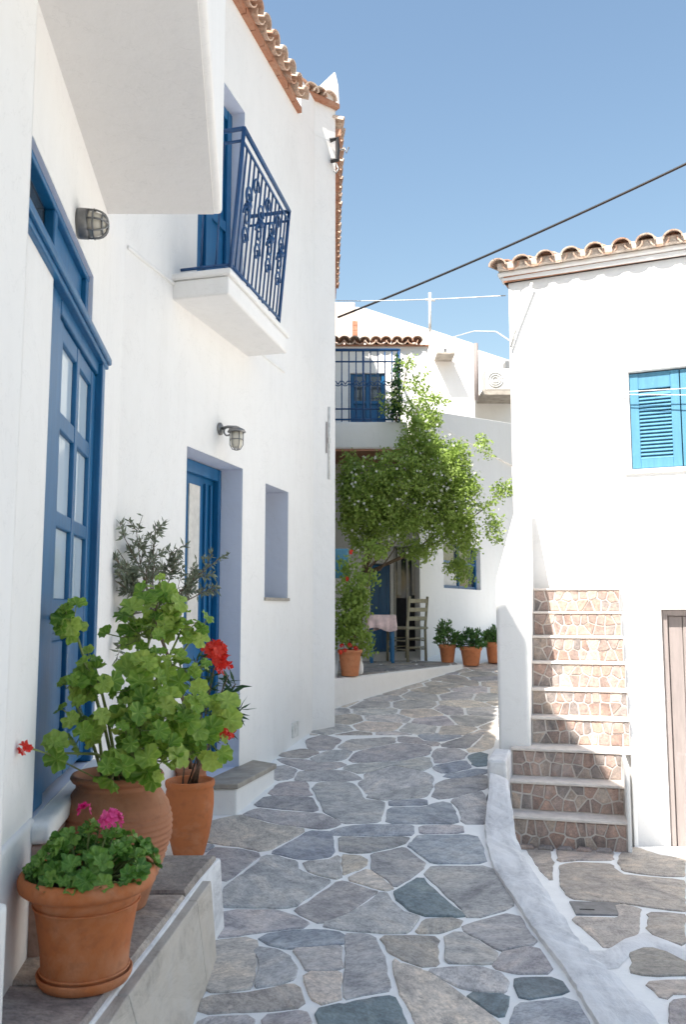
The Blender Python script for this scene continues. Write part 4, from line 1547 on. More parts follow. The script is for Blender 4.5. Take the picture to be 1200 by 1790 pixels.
# white wall with the small window, right of the terrace
WH = empty('village_house', (1.6, 12.0, .67), 'low white house behind the two round potted shrubs', 'house')
YW = 12.02
wx = lambda x: PY(x, HOR, YW).x
zW = lambda y: PY(700, y, YW).z
W3A = Vector((wx(735), YW)); W3B = W3A + Vector((.5, 1)) * 4.4
FW3 = Frame(W3A, W3B)
w3 = lambda x: FW3.s_of(x, HOR)[0]
z3 = lambda x, y: FW3.s_of(x, y)[1]
zw0, zw1, ztop = z3(800, 1029), z3(800, 950), z3(760, 742)
wall_sheet('wall', [(W3A.x, 16.4), tuple(W3A), tuple(W3B), (W3A.x, 16.4)], .2, ztop,
           [(1, w3(777), w3(842), zw0, zw1, .12)], M['wall_far'], WH, .02)
prism('roof_slab', [(W3A.x - .03, W3A.y - .04), (W3B.x + .04, W3B.y), (W3A.x - .03, 16.4)], ztop, [ztop + .1, ztop + .85, ztop + .2], M['wall_far'], WH, .01)
wv = FW3.box('window', w3(777) + .003, w3(842) - .003, -.14, -.11, zw0, zw1, M['darkglass'], WH)
FD = FW3
a0, a1 = w3(777), w3(842)
am = (a0 + a1) / 2
for a_, b_, z0_, z1_ in ((a0 + .004, a0 + .06, zw0, zw1), (a1 - .06, a1 - .004, zw0, zw1), (am - .02, am + .02, zw0, zw1), (a0 + .06, a1 - .06, zw0 + .002, zw0 + .05), (a0 + .06, a1 - .06, zw0 + .4, zw0 + .43)):
    fbar('frame', a_, b_, -.109, -.07 - (.004 if z1_ < zw1 else 0), z0_, z1_, wv, 'blue', .003)
FW3.box('curtain', a0 + .07, am - .05, -.109, -.1, zw0 + .05, zw0 + .38, M['curtain'], wv)

# tall pale house behind
TH = empty('village_house', (1.2, 15, .5), 'tall pale sunlit house with slanting roofline behind the far balcony', 'house')
YT = 17.2
tx = lambda x: PY(x, HOR, YT).x
tz = lambda x, y: PY(x, y, YT).z
prism('wall', [(tx(560), YT), (tx(636), YT), (tx(838), YT), (tx(838), 22), (tx(636), 22), (tx(560), 22)], 0, [tz(560, 532), tz(638, 541), tz(838, 600), tz(838, 600), tz(638, 541), tz(560, 532)], M['wall_far'], TH, .04)
tube('gutter_pipe', [(tx(840), YT - .05, tz(840, 602)), (tx(840), YT - .05, tz(840, 700))], .045, M['greywood'], TH)
FT = Frame((tx(560), YT), (tx(838), YT))
ft = lambda x: tx(x) - tx(560)
can = FT.box('canopy', ft(765), ft(797), 0, .5, tz(780, 632), tz(780, 628), M['slab'], TH, .01)
FT.box('vent_pipe', ft(782), ft(786), 0, .1, tz(780, 626), tz(780, 612), M['metal'], TH)
# lower block to its right
BH = empty('village_house', (3, 17.5, .5), 'small pale house far right of the tall one, beside the tiled eave', 'house')
YL = 19.
lx = lambda x: PY(x, HOR, YL).x
lz = lambda x, y: PY(x, y, YL).z
prism('wall', [(lx(834), YL), (lx(935), YL), (lx(935), 23), (lx(834), 23)], 0, [lz(834, 608), lz(935, 640), lz(935, 640), lz(834, 608)], M['wall_far'], BH, .03)
prism('ledge', [(lx(840), YL - .84), (lx(907), YL - .84), (lx(907), YL - .02), (lx(840), YL - .02)], lz(850, 706), lz(850, 699), M['slab'], BH)
AC = empty('air_conditioner', (lx(868), YL - .5, lz(850, 698)), 'pale boxy air conditioner unit on the ledge of the small far house', 'air conditioner')
box('casing', (lx(847), YL - .75, lz(850, 697)), (lx(892), YL - .25, lz(850, 660)), M['acgrey'], AC, .03)
disc_c = Vector((lx(864), YL - .76, lz(850, 679)))
for r_ in (.06, .11, .16):
    tube('fan_grille', [disc_c + Vector((r_ * math.cos(a_), 0, r_ * math.sin(a_))) for a_ in np.linspace(0, 2 * math.pi, 21)], .012, M['whitewire'], AC, 5)
box('chimney', (lx(886), YL - .5, lz(890, 672)), (lx(893), YL - .2, lz(890, 642)), M['metal'], BH)
# ruddy chimney house at the left
CHN = empty('roof_hut', (.0, 14.6, 5.5), 'small pinkish roof hut with brick edge above the far balcony eave', 'hut')
YH = 14.4
hx = lambda x: PY(x, HOR, YH).x
hz_ = lambda y: PY(600, y, YH).z
box('wall', (hx(560), YH, hz_(612)), (hx(622), YH + 1, hz_(528)), M['pinkwall'], CHN, .02)
for k in range(5):
    z0_ = hz_(604) + k * (hz_(562) - hz_(604)) / 5
    box('brick', (hx(617), YH - .03, z0_), (hx(627), YH + .2, z0_ + .085), M['brick'], CHN, .006)

# ================================================================== WIRES AND SMALL IRON
def sag(a, b, s, n=24):
    a, b = Vector(a), Vector(b)
    return [a.lerp(b, i / n) - ZA * (s * 4 * (i / n) * (1 - i / n)) for i in range(n + 1)]


cab = tube('cable', sag(PY(591, 555, 12.3), PY(1260, 258, 9.5), .06), .016, M['black'], None, 6)
tag(cab, 'thick black overhead cable slanting across the sky', 'cable')
c2 = tube('cable', sag(PY(588, 526, 12.5), PY(884, 517, 8.2), .02), .006, M['whitewire'], None, 5)
tag(c2, 'thin pale wire level across the sky below the black cable', 'cable')
c3 = tube('cable', [PY(790, 590, 15.5), PY(830, 579, 13), PY(868, 580, 10), PY(892, 596, 8.3)], .008, M['whitewire'], None, 5)
tag(c3, 'pale wire arching to the corner of the right house', 'cable')
c4 = tube('cable', [FR.p(.02, .03, 3.95), FR.p(.10, .05, 4.2), FR.p(.24, .06, 4.55)], .012, M['whitewire'], None, 6)
tag(c4, 'short white cable slanting up the corner below the right eave', 'cable')
for k, (ya, yb) in enumerate(((688, 680), (692, 694))):
    p0_, p1_ = FR.s_of(1085, ya), FR.s_of(1240, yb)
    w = tube('cable', [FR.p(p0_[0], .05, p0_[1]), FR.p(p1_[0], .07, p1_[1])], .005, M['whitewire'], None, 5)
    tag(w, ('upper' if k == 0 else 'lower') + ' of two thin white wires crossing the blue shutters', 'cable', 'wires across the shutters')
ant = empty('antenna_mast', PY(752, 575, 16.5), 'thin pale antenna mast on the slanting roof of the tall house', 'antenna')
tube('mast', [PY(752, 580, 16.5), PY(752, 512, 16.5)], .03, M['whitewire'], ant, 6)
tube('crossbar', [PY(744, 524, 16.5), PY(761, 526, 16.5)], .02, M['whitewire'], ant, 5)
# iron bracket on the corner pier
br = empty('cable_bracket', PY(585, 262, 8.12), 'black iron cable bracket high on the white corner pier', 'bracket')
bp = lambda x, y: PY(x, y, 8.08)
bm = bmesh.new()
bm_tube(bm, [bp(577, 246), bp(590, 243), bp(591, 262), bp(590, 280), bp(578, 282)], .024, 6)
from_bm('bracket_bar', bm, M['black'], br)
tube('hook', [bp(588, 286), bp(592, 296), bp(588, 303), bp(584, 298)], .010, M['metal'], br)
tube('insulator', [bp(602, 258), bp(606, 268), bp(610, 258)], .009, M['metal'], br)
tube('arm', [bp(590, 262), bp(603, 262)], .008, M['metal'], br)
# pipes on the pier
cp = empty('conduit_pipe', FL3.p(FL3.L - .07, .03, 1.2), 'thin grey conduit pipe on the white corner pier beside the vine', 'pipe')
s_a, z_a = FL3.s_of(575, 712)
s_b, z_b = FL3.s_of(575, 838)
tube('pipe', [FL3.p(s_a, .01, z_a), FL3.p(s_b, .01, z_b)], .009, M['whitewire'], cp)
tube('pipe', [FL3.p(s_a - .03, .008, z_a - .15), FL3.p(s_a - .03, .008, z_b + .25)], .005, M['greywood'], cp)
FL3.box('clip', s_a - .016, s_a + .016, .0, .022, (z_a + z_b) / 2, (z_a + z_b) / 2 + .05, M['whitewire'], cp, .004)

# ---- wall lamps
lp, lz_ = FL1.s_of(136, 391)
LA = empty('wall_lamp', FL1.p(lp, 0, lz_), 'round caged bulkhead lamp above the near blue door', 'lamp')
c0 = FL1.p(lp, 0, lz_)


def disc(name, c, ax, prof, mat, par, seg=24):
    """lathe about an arbitrary axis; prof = (radius, along)"""
    q = ax.to_track_quat('Z', 'Y')
    bm = bmesh.new()
    rings = []
    for r_, z_ in prof:
        rings.append([bm.verts.new(c + q @ Vector((r_ * math.cos(2 * math.pi * k / seg), r_ * math.sin(2 * math.pi * k / seg), z_))) for k in range(seg)])
    for a_, b_ in zip(rings, rings[1:]):
        for k in range(seg):
            bm.faces.new((a_[k], a_[(k + 1) % seg], b_[(k + 1) % seg], b_[k]))
    bm.faces.new(rings[0][::-1]); bm.faces.new(rings[-1])
    return from_bm(name, bm, mat, par, True)


disc('base', c0, FL1.n, [(.058, 0), (.061, .01), (.061, .04), (.056, .046)], M['metal'], LA)
disc('globe', c0, FL1.n, [(.050, .044), (.050, .066), (.043, .09), (.027, .107), (.005, .113)], M['frosted'], LA)
qn = FL1.n.to_track_quat('Z', 'Y')
for k in range(4):
    a_ = math.pi * k / 4
    pts = []
    for t in np.linspace(-1, 1, 13):
        r_ = .06 * math.sin(t * math.pi / 2)
        h_ = .044 + .076 * math.cos(t * math.pi / 2) ** .6
        pts.append(c0 + qn @ Vector((r_ * math.cos(a_), r_ * math.sin(a_), h_)))
    tube('cage_wire', pts, .004, M['metal'], LA, 5)
for h_, r_ in ((.066, .058), (.101, .042)):
    tube('cage_ring', [c0 + qn @ Vector((r_ * math.cos(a_), r_ * math.sin(a_), h_)) for a_ in np.linspace(0, 2 * math.pi, 21)], .004, M['metal'], LA, 5)

lp, lz_ = FL2.s_of(384, 750)
LB = empty('wall_lamp', FL2.p(lp, 0, lz_), 'small hanging lantern lamp on an iron arm above the second door', 'lamp')
c0 = FL2.p(lp, 0, lz_)
disc('wall_plate', c0, FL2.n, [(.045, 0), (.045, .012), (.03, .02)], M['metal'], LB, 16)
arm_end = c0 + FL2.n * .13 - ZA * .0
tube('arm', [c0 + FL2.n * .01, c0 + FL2.n * .06 + ZA * .012, arm_end + ZA * .005], .011, M['metal'], LB)
tube('scroll', [c0 + FL2.n * (.03 + .025 * math.cos(a_) + .03) + ZA * (.03 * math.sin(a_) - .02) for a_ in np.linspace(0, 5.5, 16)], .006, M['metal'], LB, 5)
disc('shade', arm_end - ZA * .03, ZA, [(.065, 0), (.055, .018), (.03, .03), (.015, .04)], M['metal'], LB, 20)
disc('glass', arm_end - ZA * .145, ZA, [(.02, 0), (.038, .012), (.042, .05), (.042, .114)], M['frosted'], LB, 20)
for k in range(6):
    a_ = 2 * math.pi * k / 6
    r_ = .047
    pts = [arm_end + Vector((r_ * f_ * math.cos(a_), r_ * f_ * math.sin(a_), z_)) for f_, z_ in ((1, -.03), (1, -.12), (.6, -.152), (.05, -.158))]
    tube('cage_wire', pts, .003, M['metal'], LB, 5)
tube('cage_ring', [arm_end + Vector((.048 * math.cos(a_), .048 * math.sin(a_), -.085)) for a_ in np.linspace(0, 2 * math.pi, 17)], .003, M['metal'], LB, 5)

# ================================================================== PLANTS
rp = random.Random(42)


def leaf_mesh(name, mat, lobes=7, wav=.14, cup=.18, seed=0):
    """round lobed geranium leaf, about 1 across, stalk end at the origin side"""
    r = random.Random(seed)
    n = 28
    fold = r.uniform(-.05, .35); bend = r.uniform(-.35, .25)
    v = [(0, 0, 0)]
    f = []
    for ring, rad in ((1, .55), (2, 1.0)):
        for k in range(n):
            a = 2 * math.pi * k / n
            notch = 1 - .62 * math.exp(-((a - math.pi * 1.5 + math.pi) % (2 * math.pi) - math.pi) ** 2 / .05)
            q = rad * (1 + (wav * math.cos(lobes * a + .3) + r.uniform(-.03, .03)) * (ring - 1)) * (notch if ring == 2 else (notch + 1) / 2) * .5
            zz = cup * rad * rad * .5 + (.07 * math.sin(lobes * a) if ring == 2 else .02 * math.sin(lobes * a)) + fold * abs(math.cos(a + 1.57)) * rad * .5 + bend * rad * rad * math.sin(a) * .5 + r.uniform(-.02, .02)
            v.append((q * math.cos(a), q * math.sin(a), zz))
    for k in range(n):
        j = (k + 1) % n
        f.append((0, 1 + k, 1 + j))
        f.append((1 + k, 1 + n + k, 1 + n + j, 1 + j))
    me = bpy.data.meshes.new(name)
    me.from_pydata(v, [], f); me.update()
    me.materials.append(mat)
    me.polygons.foreach_set('use_smooth', [True] * len(me.polygons))
    return me


def put_leaf(me, p, nrm, size, parent, name='leaf', r=rp):
    o = bpy.data.objects.new(name, me)
    col.objects.link(o)
    o.parent = parent
    o.matrix_parent_inverse = Matrix.Translation(-world_loc(parent))
    q = nrm.normalized().to_track_quat('Z', 'Y') @ Quaternion((0, 0, 1), r.uniform(0, 6.28))
    o.matrix_basis = Matrix.LocRotScale(p, q, Vector((size, size * r.uniform(.85, 1.1), size)))
    return o


def floret_cluster(name, c, rad, mat, parent, n=26, r=rp, petal=.014):
    bm = bmesh.new()
    for _ in range(n):
        d = Vector((r.gauss(0, 1), r.gauss(0, 1), r.gauss(.3, .9))).normalized()
        p = c + d * rad * r.uniform(.55, 1)
        qd = d.to_track_quat('Z', 'Y')
        a0 = r.uniform(0, 6.28)
        for k in range(5):
            a = a0 + k * 2 * math.pi / 5
            u = qd @ Vector((math.cos(a), math.sin(a), .35))
            w = qd @ Vector((-math.sin(a), math.cos(a), 0))
            s = petal * r.uniform(.8, 1.2)
            bm.faces.new([bm.verts.new(x) for x in (p, p + u * s * .8 + w * s * .45, p + u * s * 1.3, p + u * s * .8 - w * s * .45)])
    return from_bm(name, bm, mat, parent)


def blades(name, mat, parent, items, stuff=True):
    """items: (position, direction, length, width, normal): slim leaf blades joined into one part"""
    v, f = [], []
    for p, d, L, w, nn in items:
        s = d.cross(nn)
        if s.length < 1e-5: s = d.cross(XA)
        s.normalize()
        i = len(v)
        up_ = s.cross(d)
        v += [p, p + d * L * .45 + s * w + up_ * (w * .4), p + d * L, p + d * L * .45 - s * w + up_ * (w * .4), p + d * L * .5]
        f += [(i, i + 1, i + 4), (i + 1, i + 2, i + 4), (i + 2, i + 3, i + 4), (i + 3, i, i + 4)]
    o = pydata(name, v, f, mat, parent, smooth=True)
    if stuff: o['kind'] = 'stuff'
    return o


def rdir(r=rp):
    return Vector((r.gauss(0, 1), r.gauss(0, 1), r.gauss(0, 1))).normalized()


GL = [leaf_mesh('geranium_leaf', M['geranium'], 7, .10, (.1, .35, -.15, .25, .45, .0)[s], s) for s in range(6)]
GS = [leaf_mesh('small_leaf', M['geranium_dark'], 6, .14, .3, s + 9) for s in range(3)]

# ---- front pot with a low pink geranium
pc = Vector((-.766, 2.68, ZL + .021))
A1 = empty('potted_plant', pc, 'large smooth terracotta pot with low green geranium and one pink flower, nearest', 'potted plant')
pot = lathe('pot', [(.118, .012), (.124, .02), (.13, .10), (.142, .17), (.153, .235), (.157, .238), (.16, .25), (.166, .262), (.186, .266), (.196, .274), (.2, .285), (.2, .30), (.195, .312), (.186, .318), (.176, .312), (.172, .29), (.168, .27)], pc, M['terra'], A1, 56)
lathe('saucer', [(.118, 0), (.128, .003), (.137, .018), (.139, .03), (.136, .034), (.13, .028), (.12, .02)], pc, M['terra'], A1, 56)
for z_, r_ in ((.04, .1275), (.225, .1535)):
    tube('band', [pc + Vector((r_ * math.cos(a_), r_ * math.sin(a_), z_)) for a_ in np.linspace(0, 2 * math.pi, 57)], .0035, M['terra'], pot, 6)
lathe('soil', [(.171, .27), (.16, .282), (.08, .288), (.002, .29)], pc, M['soil'], A1, 24)
items = []
for i in range(150):
    a_ = rp.uniform(0, 6.28); rr0 = .185 * math.sqrt(rp.random())
    dome = .13 * (1 - (rr0 / .21) ** 2)
    p = pc + Vector((rr0 * math.cos(a_) + .015, rr0 * math.sin(a_), .30 + dome * rp.uniform(.25, 1.1)))
    nn = Vector((math.cos(a_) * rr0 * 4 + rp.gauss(0, .35), math.sin(a_) * rr0 * 4 - .25 + rp.gauss(0, .35), .8))
    put_leaf(rp.choice(GS), p, nn, rp.uniform(.034, .062), A1)
    b_ = pc + Vector((rr0 * .4 * math.cos(a_), rr0 * .4 * math.sin(a_), .28))
    if i % 2 == 0: items.append((b_, p))
bm = bmesh.new()
for b_, p in items: bm_tube(bm, [b_, (b_ + p) / 2 + ZA * .01, p], .0028, 5)
from_bm('stems', bm, M['stem'], A1, True)
tube('flower_stem', [pc + Vector((.03, 0, .28)), pc + Vector((.05, -.0, .45))], .003, M['stem'], A1)
floret_cluster('flower', pc + Vector((.065, .0, .455)), .030, M['pink'], A1, 26)
floret_cluster('flower', pc + Vector((-.03, .05, .475)), .014, M['pink'], A1, 8)

# ---- ribbed jar with the tall geranium
jc = Vector((-.848, 3.32, ZL + .021))
A2 = empty('potted_plant', jc, 'ribbed bulging terracotta jar with tall bright green geranium by the blue door', 'potted plant')
prof = []
keys = [(0, .115), (.06, .135), (.16, .175), (.25, .203), (.31, .205), (.37, .19), (.41, .165), (.43, .15), (.445, .15), (.455, .165), (.468, .172), (.48, .165)]
zs = np.linspace(0, .48, 110)
for z_ in zs:
    r_ = float(np.interp(z_, [k[0] for k in keys], [k[1] for k in keys]))
    if .08 < z_ < .35: r_ += .0028 * math.sin(z_ * 2 * math.pi / .021)
    prof.append((r_, float(z_)))
prof += [(.15, .478), (.14, .455), (.135, .43)]
lathe('jar', prof, jc, M['terra_rib'], A2, 56, wob=.006)
lathe('soil', [(.14, .42), (.1, .435), (.002, .44)], jc, M['soil'], A2, 24)
clumps = [  # px x, px y, depth, radius, leaves
 (126, 1084, 3.02, .055, 9), (282, 1048, 3.42, .085, 17), (245, 1110, 3.38, .10, 20), (318, 1100, 3.45, .07, 12),
 (170, 1178, 3.12, .09, 17), (245, 1190, 3.2, .11, 24), (318, 1170, 3.35, .09, 17), (392, 1245, 3.42, .065, 11),
 (150, 1255, 3.08, .08, 14), (225, 1265, 3.1, .11, 22), (305, 1255, 3.2, .10, 20), (365, 1290, 3.35, .07, 12),
 (205, 1330, 3.02, .075, 13), (270, 1330, 3.1, .08, 13), (98, 1316, 2.95, .035, 4), (330, 1320, 3.25, .06, 8), (120, 1200, 3.05, .045, 5), (350, 1095, 3.5, .045, 6)]
bm = bmesh.new()
wallx = lambda Y: P1[0] + (Y - P1[1]) * L1D.x
for (x, y, Y, rad, n) in clumps:
    c = PY(x, y, Y)
    root = jc + Vector((rp.uniform(-.08, .08), rp.uniform(-.08, .08), .43))
    midp = root.lerp(c, .55) + Vector((rp.uniform(-.03, .03), rp.uniform(-.03, .03), .05))
    bm_tube(bm, [root, root.lerp(midp, .5) + ZA * .02, midp, c], [.007, .0065, .006, .004], 6)
    for i in range(int(n * 1.05)):
        d = rdir(); d.y = d.y * .8 - .15
        p = c + d * rad * rp.uniform(.3, 1.25)
        p.x = max(p.x, wallx(p.y) + .03)
        nn = d * .7 + Vector((.12, -.55, .65)) + rdir() * .45
        if p.z < jc.z + .35: continue
        put_leaf(rp.choice(GL), p, nn, rp.uniform(.042, .10), A2)
        bm_tube(bm, [c, (c + p) / 2 - ZA * .012, p], .0022, 4, False)
from_bm('stems', bm, M['stem'], A2, True)
tube('flower_stem', [jc + Vector((-.03, -.08, .46)), PY(80, 1316, 2.9), PY(48, 1306, 2.68)], .0028, M['stem'], A2)
floret_cluster('flower', PY(44, 1307, 2.66), .016, M['red'], A2, 12, petal=.011)
floret_cluster('flower', PY(395, 1282, 3.4), .022, M['red'], A2, 12, petal=.013)

# ---- tall plain pot with red flowering oleander
oc = Vector((-.87, 5.02, zp(5.05) + .012))
A3 = empty('potted_plant', oc, 'plain terracotta pot behind the ribbed jar with red flowering shrub', 'potted plant')
lathe('pot', [(.082, 0), (.088, .01), (.112, .10), (.129, .2), (.136, .28), (.135, .34), (.130, .37), (.137, .378), (.141, .395), (.138, .41), (.128, .414), (.12, .405), (.116, .37)], oc, M['terra'], A3, 44)
lathe('soil', [(.114, .36), (.08, .37), (.002, .372)], oc, M['soil'], A3, 20)
items = []
bm = bmesh.new()
heads = [(378, 1148, 4.75), (400, 1180, 4.8), (412, 1195, 4.85), (418, 1240, 4.8), (395, 1215, 4.7), (400, 1270, 4.7), (360, 1200, 4.9), (345, 1150, 5.0), (415, 1250, 4.85)]
for (x, y, Y) in heads:
    c = PY(x, y, Y)
    root = oc + Vector((rp.uniform(-.04, .04), rp.uniform(-.04, .04), .37))
    m_ = root.lerp(c, .5) + Vector((0, 0, .08))
    bm_tube(bm, [root, m_, c], [.006, .005, .003], 5)
    for k in range(34):
        t = rp.uniform(.55, 1.02)
        p = (m_.lerp(c, (t - .5) * 2) if t > .5 else root.lerp(m_, t * 2))
        d = (rdir() + (c - m_).normalized() * .6 + ZA * .1).normalized()
        items.append((p, d, rp.uniform(.06, .11), rp.uniform(.006, .011), rdir()))
from_bm('stems', bm, M['bark'], A3, True)
blades('foliage', M['oleander'], A3, items)
for x, y, Y, r_, n in ((377, 1140, 4.7, .05, 40), (392, 1160, 4.72, .04, 30), (368, 1135, 4.72, .035, 22), (398, 1278, 4.68, .022, 12)):
    floret_cluster('flower', PY(x, y, Y), r_ * 1.1, M['red'], A3, int(n * .6), petal=.026)

# ---- jar behind with an olive bush
vc = Vector((-.935, 5.42, zp(5.42) + .012))
A4 = empty('potted_plant', vc, 'brown jar half hidden behind the pots with grey-leaved olive branches', 'potted plant')
lathe('jar', [(.07, 0), (.095, .1), (.108, .22), (.105, .3), (.09, .345), (.098, .36), (.104, .375), (.098, .385), (.085, .37)], vc, M['terra_rib'], A4, 36)
lathe('soil', [(.085, .345), (.05, .355), (.002, .357)], vc, M['soil'], A4, 16)
items = []
bm = bmesh.new()
tips = [(190, 960, 4.55), (215, 935, 4.6), (238, 925, 4.65), (272, 915, 4.7), (205, 1000, 4.5), (230, 1010, 4.6), (255, 990, 4.6), (300, 965, 4.8), (312, 985, 4.9), (275, 960, 4.7), (240, 1030, 4.6),
        (365, 985, 5.1), (385, 975, 5.15), (350, 1010, 5.1), (375, 1025, 5.1), (205, 1130, 4.5), (225, 1075, 4.6), (190, 1015, 4.5), (200, 975, 4.5), (290, 990, 4.8), (250, 1045, 4.65), (330, 1025, 5.0)]
crown0 = PY(270, 1080, 4.9)
bm_tube(bm, [vc + ZA * .35, vc + Vector((.0, -.2, .75)), crown0], [.014, .012, .010], 6)
for (x, y, Y) in tips:
    c = PY(x, y, Y)
    c.x = max(c.x, (wallx(c.y) if c.y < P2[1] else FL2.p((c.y - P2[1]) / FL2.e.y, 0, 0).x) + .02)
    m_ = crown0.lerp(c, .5) + rdir() * .03
    bm_tube(bm, [crown0, m_, c], [.006, .004, .002], 5)
    for k in range(5):
        tw = m_.lerp(c, rp.uniform(.1, 1)) ; e = tw + (rdir() * .8 + (c - m_).normalized() + ZA * .15).normalized() * rp.uniform(.06, .12)
        bm_tube(bm, [tw, e], .0015, 4)
        for j in range(15):
            p = tw.lerp(e, rp.random())
            items.append((p, (rdir() + (e - tw).normalized() * .7).normalized(), rp.uniform(.032, .056), rp.uniform(.005, .0085), rdir()))
from_bm('branches', bm, M['bark'], A4, True)
blades('foliage', M['olive'], A4, items)

# ---- climbing vine over the terrace
VN = empty('climbing_vine', (.35, 12.5, .735), 'large light green climbing vine spilling over the terrace below the far balcony', 'vine')
items = []
rv = random.Random(77)


def foliage_cloud(spec, items, size, r, droop=.2, front=.55):
    for (x, y, Y, rx, ry, rz, n) in spec:
        c = PY(x, y, Y)
        # clusters inside the clump so light and dark patches form
        for _ in range(max(1, n // 16)):
            d = rdir(r)
            cc = c + Vector((d.x * rx, d.y * ry, d.z * rz)) * (r.random() ** .4)
            for k in range(16):
                p = cc + rdir(r) * r.uniform(.02, .10)
                dr_ = (rdir(r) + Vector((0, -.3, -droop))).normalized()
                items.append((p, dr_, r.uniform(.7, 1.3) * size, r.uniform(.28, .42) * size, rdir(r) + Vector((0, -.5, .9))))


spec = [(640, 850, 11.3, .36, .35, .40, 1500), (700, 840, 11.2, .40, .40, .50, 2000), (760, 830, 11.3, .38, .35, .55, 1900), (805, 860, 11.4, .26, .3, .42, 1000),
        (735, 770, 11.4, .30, .3, .36, 1200), (700, 910, 11.2, .42, .3, .28, 1300), (790, 920, 11.4, .30, .25, .32, 900), (630, 910, 11.4, .25, .25, .26, 600),
        (750, 735, 11.5, .16, .2, .16, 260), (820, 940, 11.5, .18, .2, .28, 350), (650, 950, 11.4, .28, .2, .18, 420), (735, 960, 11.4, .28, .2, .16, 420), (610, 880, 11.3, .14, .2, .4, 600), (660, 880, 11.1, .35, .2, .35, 900), (770, 890, 11.2, .35, .2, .35, 900),
        (800, 800, 11.4, .20, .2, .22, 500), (860, 900, 11.6, .14, .15, .35, 110), (880, 855, 11.6, .16, .1, .10, 130), (865, 930, 11.6, .14, .12, .2, 80), (610, 830, 11.4, .12, .2, .3, 350), (845, 880, 11.5, .22, .2, .4, 90), (840, 790, 11.5, .16, .2, .25, 110), (740, 715, 11.5, .25, .2, .2, 200), (800, 985, 11.75, .18, .12, .14, 240), (815, 1005, 11.85, .16, .08, .10, 120)]
foliage_cloud([q_[:6] + (int(q_[6] * 2.0),) for q_ in spec], items, .046, rv)
blades('foliage', M['vine'], VN, items)
items = []
foliage_cloud([(735, 670, 11.6, .22, .15, .30, 190), (715, 640, 11.6, .12, .12, .16, 80), (760, 700, 11.6, .18, .12, .14, 120), (700, 700, 11.65, .12, .1, .3, 160), (670, 690, 11.62, .12, .06, .25, 70)], items, .055, rv)
sp_ = blades('spray', M['vine'], VN, items)
bm = bmesh.new()
for (x, y, Y, rx, ry, rz, n) in spec:
    c = PY(x, y, Y)
    for _ in range(n // 90):
        d = rdir(rv); d.y = -abs(d.y)
        p = c + Vector((d.x * rx, d.y * ry, d.z * rz)) * rv.uniform(.8, 1.15)
        a0_ = rv.uniform(0, 6.28)
        for k in range(4):
            a_ = a0_ + k * math.pi / 2
            u = Vector((math.cos(a_), -.3, math.sin(a_))); w_ = Vector((-math.sin(a_), 0, math.cos(a_)))
            bm.faces.new([bm.verts.new(q_) for q_ in (p, p + u * .011 + w_ * .008, p + u * .02, p + u * .011 - w_ * .008)])
bl_ = from_bm('blossoms', bm, M['petal'], VN)
bl_['kind'] = 'stuff'
bm = bmesh.new()
base_ = Vector((.25, 12.35, .735))
for (x, y, Y) in ((650, 900, 11.5), (700, 860, 11.5), (760, 850, 11.5), (735, 700, 11.6), (800, 900, 11.6), (860, 880, 11.6), (690, 960, 11.5), (715, 630, 11.6)):
    c = PY(x, y, Y)
    bm_tube(bm, [base_, base_ + Vector((.02, -.1, 1.2)), base_.lerp(c, .6) + ZA * .35, c], [.03, .024, .015, .006], 6)
from_bm('stems', bm, M['bark'], VN, True)
# dark green creeper column on the balcony corner
CR = empty('balcony_creeper', PY(690, 735, 11.7), 'dark green slim conifer-like creeper at the end of the far balcony railing', 'plant')
items = []
foliage_cloud([(692, 710, 11.68, .10, .06, .20, 260), (694, 670, 11.68, .07, .05, .20, 200), (697, 640, 11.68, .035, .04, .12, 80)], items, .05, rv)
blades('foliage', M['shrub'], CR, items)
tube('stem', [PY(692, 737, 11.7), PY(697, 632, 11.7)], .008, M['bark'], CR)

# ---- climbing shrub in the pot at the terrace corner
tcn = Vector((.075, 9.32, .745))
A5 = empty('potted_plant', tcn, 'orange pot at the terrace corner with tall leafy climbing shrub', 'potted plant')
lathe('pot', [(.088, 0), (.092, .01), (.115, .2), (.122, .24), (.132, .243), (.132, .275), (.12, .277), (.115, .25)], tcn, M['terra_pale'], A5, 36)
lathe('soil', [(.115, .24), (.002, .25)], tcn, M['soil'], A5, 18)
items = []
foliage_cloud([(612, 1080, 9.35, .13, .15, .25, 500), (625, 1030, 9.45, .12, .12, .2, 300), (615, 1100, 9.35, .12, .15, .14, 330), (635, 1120, 9.5, .09, .12, .16, 240), (610, 1040, 9.4, .09, .12, .18, 330), (628, 1060, 9.5, .10, .12, .2, 280), (606, 1000, 9.5, .07, .1, .16, 160), (640, 1000, 9.7, .12, .1, .2, 220), (660, 960, 9.9, .16, .1, .12, 150), (598, 1120, 9.3, .05, .08, .12, 130)], items, .05, rv)
blades('foliage', M['vine'], A5, items)
bm = bmesh.new()
for (x, y) in ((610, 1000), (635, 1010), (600, 1060), (640, 1100), (655, 970)):
    c = PY(x, y, 9.6)
    bm_tube(bm, [tcn + ZA * .24, tcn.lerp(c, .5) + ZA * .05, c], [.008, .006, .003], 5)
from_bm('stems', bm, M['bark'], A5, True)
for x, y in ((598, 1130), (612, 1128), (604, 1137), (622, 1133), (595, 1140), (615, 965), (606, 1012)):
    floret_cluster('flower', PY(x, y, 9.2), .02, M['red'], A5, 8, petal=.014)
wv_ = Vector((PY(629, 1180, 9.55).x, 9.55, .745))
vs_ = lathe('white_vase', [(.03, 0), (.04, .02), (.045, .08), (.03, .14), (.022, .17), (.032, .19), (.028, .192)], wv_, M['wall'], None, 24)
tag(vs_, 'small white vase standing beside the orange corner pot', 'vase')

